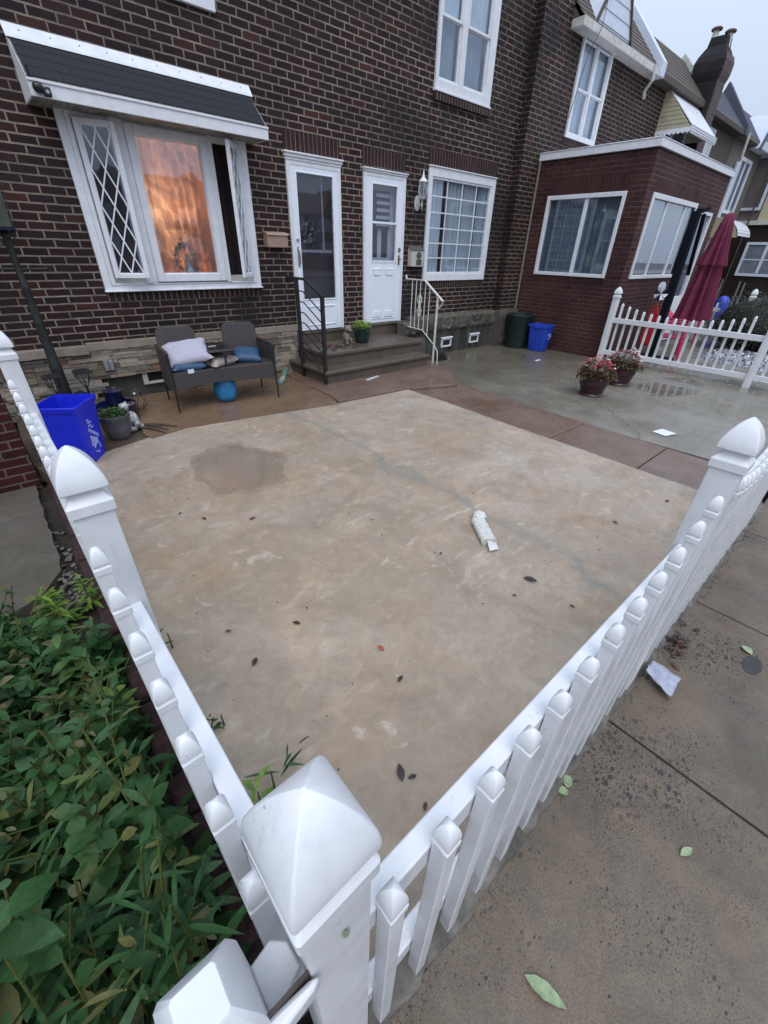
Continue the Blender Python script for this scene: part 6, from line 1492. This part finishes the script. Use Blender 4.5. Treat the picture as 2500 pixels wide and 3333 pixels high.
fl = [(1.00, -3.59, .055, 'brown curled leaf on the slab below the puddle', .65), (1.00, -5.13, .05, 'rust orange leaf in the middle foreground of the slab', 1.0), (.97, -5.30, .045, 'black leaf just below the rust orange one', .25), (2.08, -5.27, .09, 'large dark leaf with stalk in front of the bagged newspaper', .25),
      (1.83, -4.77, .03, 'tiny green brown leaf left of the bagged newspaper', .3), (.76, -4.70, .05, 'thin dark twig like leaf at slab centre left', .2), (.47, -4.75, .055, 'narrow dark leaf near the left fence', .2), (.42, -4.49, .035, 'reddish scrap of leaf left on the slab', .65), (.64, -5.65, .07, 'dark red torn leaf behind the corner post cap', .05),
      (.70, -5.67, .04, 'thin black leaf beside the dark red torn one', .2), (3.24, -5.34, .05, 'brown leaf on the pale right part of the slab', .4), (3.92, -5.50, .055, 'black leaf near the right gate post', .25), (2.09, -5.62, .035, 'speck of black leaf close to the front fence', .2), (1.74, -4.15, .025, 'small dark seed husk at slab centre', .2),
      (.74, -3.35, .05, 'faint brown leaf at the left side of the slab', .65), (.62, -3.2, .03, 'tiny dark leaf left of the puddle', .2), (1.9, -5.34, .03, 'thin dark stalk right of centre', .2), (.66, -5.76, .035, 'short curled dark leaf nearest the corner post', .1)]
for i, (x, y, L, lab, r_) in enumerate(fl): fallen(x, y, zs(y), L, L*.45, i*1.7, 'litter', lab, r_)
random.seed(88); g = MB()
for i in range(110):
    x = random.uniform(.25, 4.2); y = random.uniform(-5.9, -1.95)
    if random.random() < .5: g.leaf((x, y, zs(y)+.003), (random.gauss(0, 1), random.gauss(0, 1), .05), random.uniform(.008, .022), random.uniform(.004, .010), rnd=random.random()*.5)
    else: g.blob((x, y, zs(y)+.002), random.uniform(.002, .005), 5, 3, .3)
for i in range(60):
    x = random.uniform(.3, 4.4); y = random.uniform(-6.6, -6.12); g.blob((x, y, -1.9495), random.uniform(.0015, .004), 5, 3, .4, (1.4, 1, .5))
tag(g.obj('debris_specks', 'litter', None, smooth=0), 'fine dark crumbs and leaf bits scattered on slab and sidewalk', 'debris', kind='stuff')
fallen(.60, -6.27, -1.948, .13, .045, R(-75), 'leaf_pale', 'long pale green leaf lying on the near sidewalk', .4); fallen(1.33, -6.49, -1.948, .065, .028, R(-20), 'leaf_pale', 'small pale green leaf out on the open sidewalk', .6)
fallen(1.235, -6.085, -1.947, .045, .04, R(30), 'leaf_pale', 'round green leaf cluster tucked at the foot of the front fence', .2, 3)
fallen(2.72, -6.43, -1.948, .07, .05, R(60), 'leaf_pale', 'cream dry leaf at the edge of the dark oval stain', .9)
random.seed(3); g = MB()
for i in range(26): g.leaf((2.48+random.gauss(0, .10), -6.11+random.gauss(0, .025), -1.94), (random.gauss(0, 1), random.gauss(0, 1), .4), random.uniform(.03, .07), .025, rnd=random.random()*.7)
tag(g.obj('leaf_drift', 'litter', None, smooth=50), 'drift of dead leaves against the front fence foot', 'dead leaves', kind='stuff')
g = MB(); g.leaf((.088, -6.0515, -.748), (.12, -.02, -1), .034, .011, upv=Vector((0, -1, 0)), droop=0, rnd=.9, fold=.1); tag(g.obj('stuck_leaf', 'leaf_pale', None), 'tiny yellow leaf stuck flat on the face of the near corner post', 'leaf')
g = MB(); g.rings([[(2.64+.085*math.cos(a), -6.45+.045*math.sin(a), -1.9495+d) for a in [k*math.pi/12 for k in range(24)]] for d in (0, .0012)]); tag(g.obj('tar_stain', simple('dark_damp_stain', (.02, .019, .02), .5, (.03, .028, .026), 30), None), 'dark oval damp stain on the sidewalk beside the fence', 'stain')

# ------------------------------------------------------------------ lift everything so that the sidewalk is z = 0
for o in bpy.data.objects:
    for k in ('_loc', '_local'):
        if k in o: del o[k]
    if o.parent is None and o.type in {'MESH', 'EMPTY'}: o.location.z += ZUP
SC.render.engine = 'CYCLES'
SC.cycles.max_bounces = 8; SC.cycles.transparent_max_bounces = 12
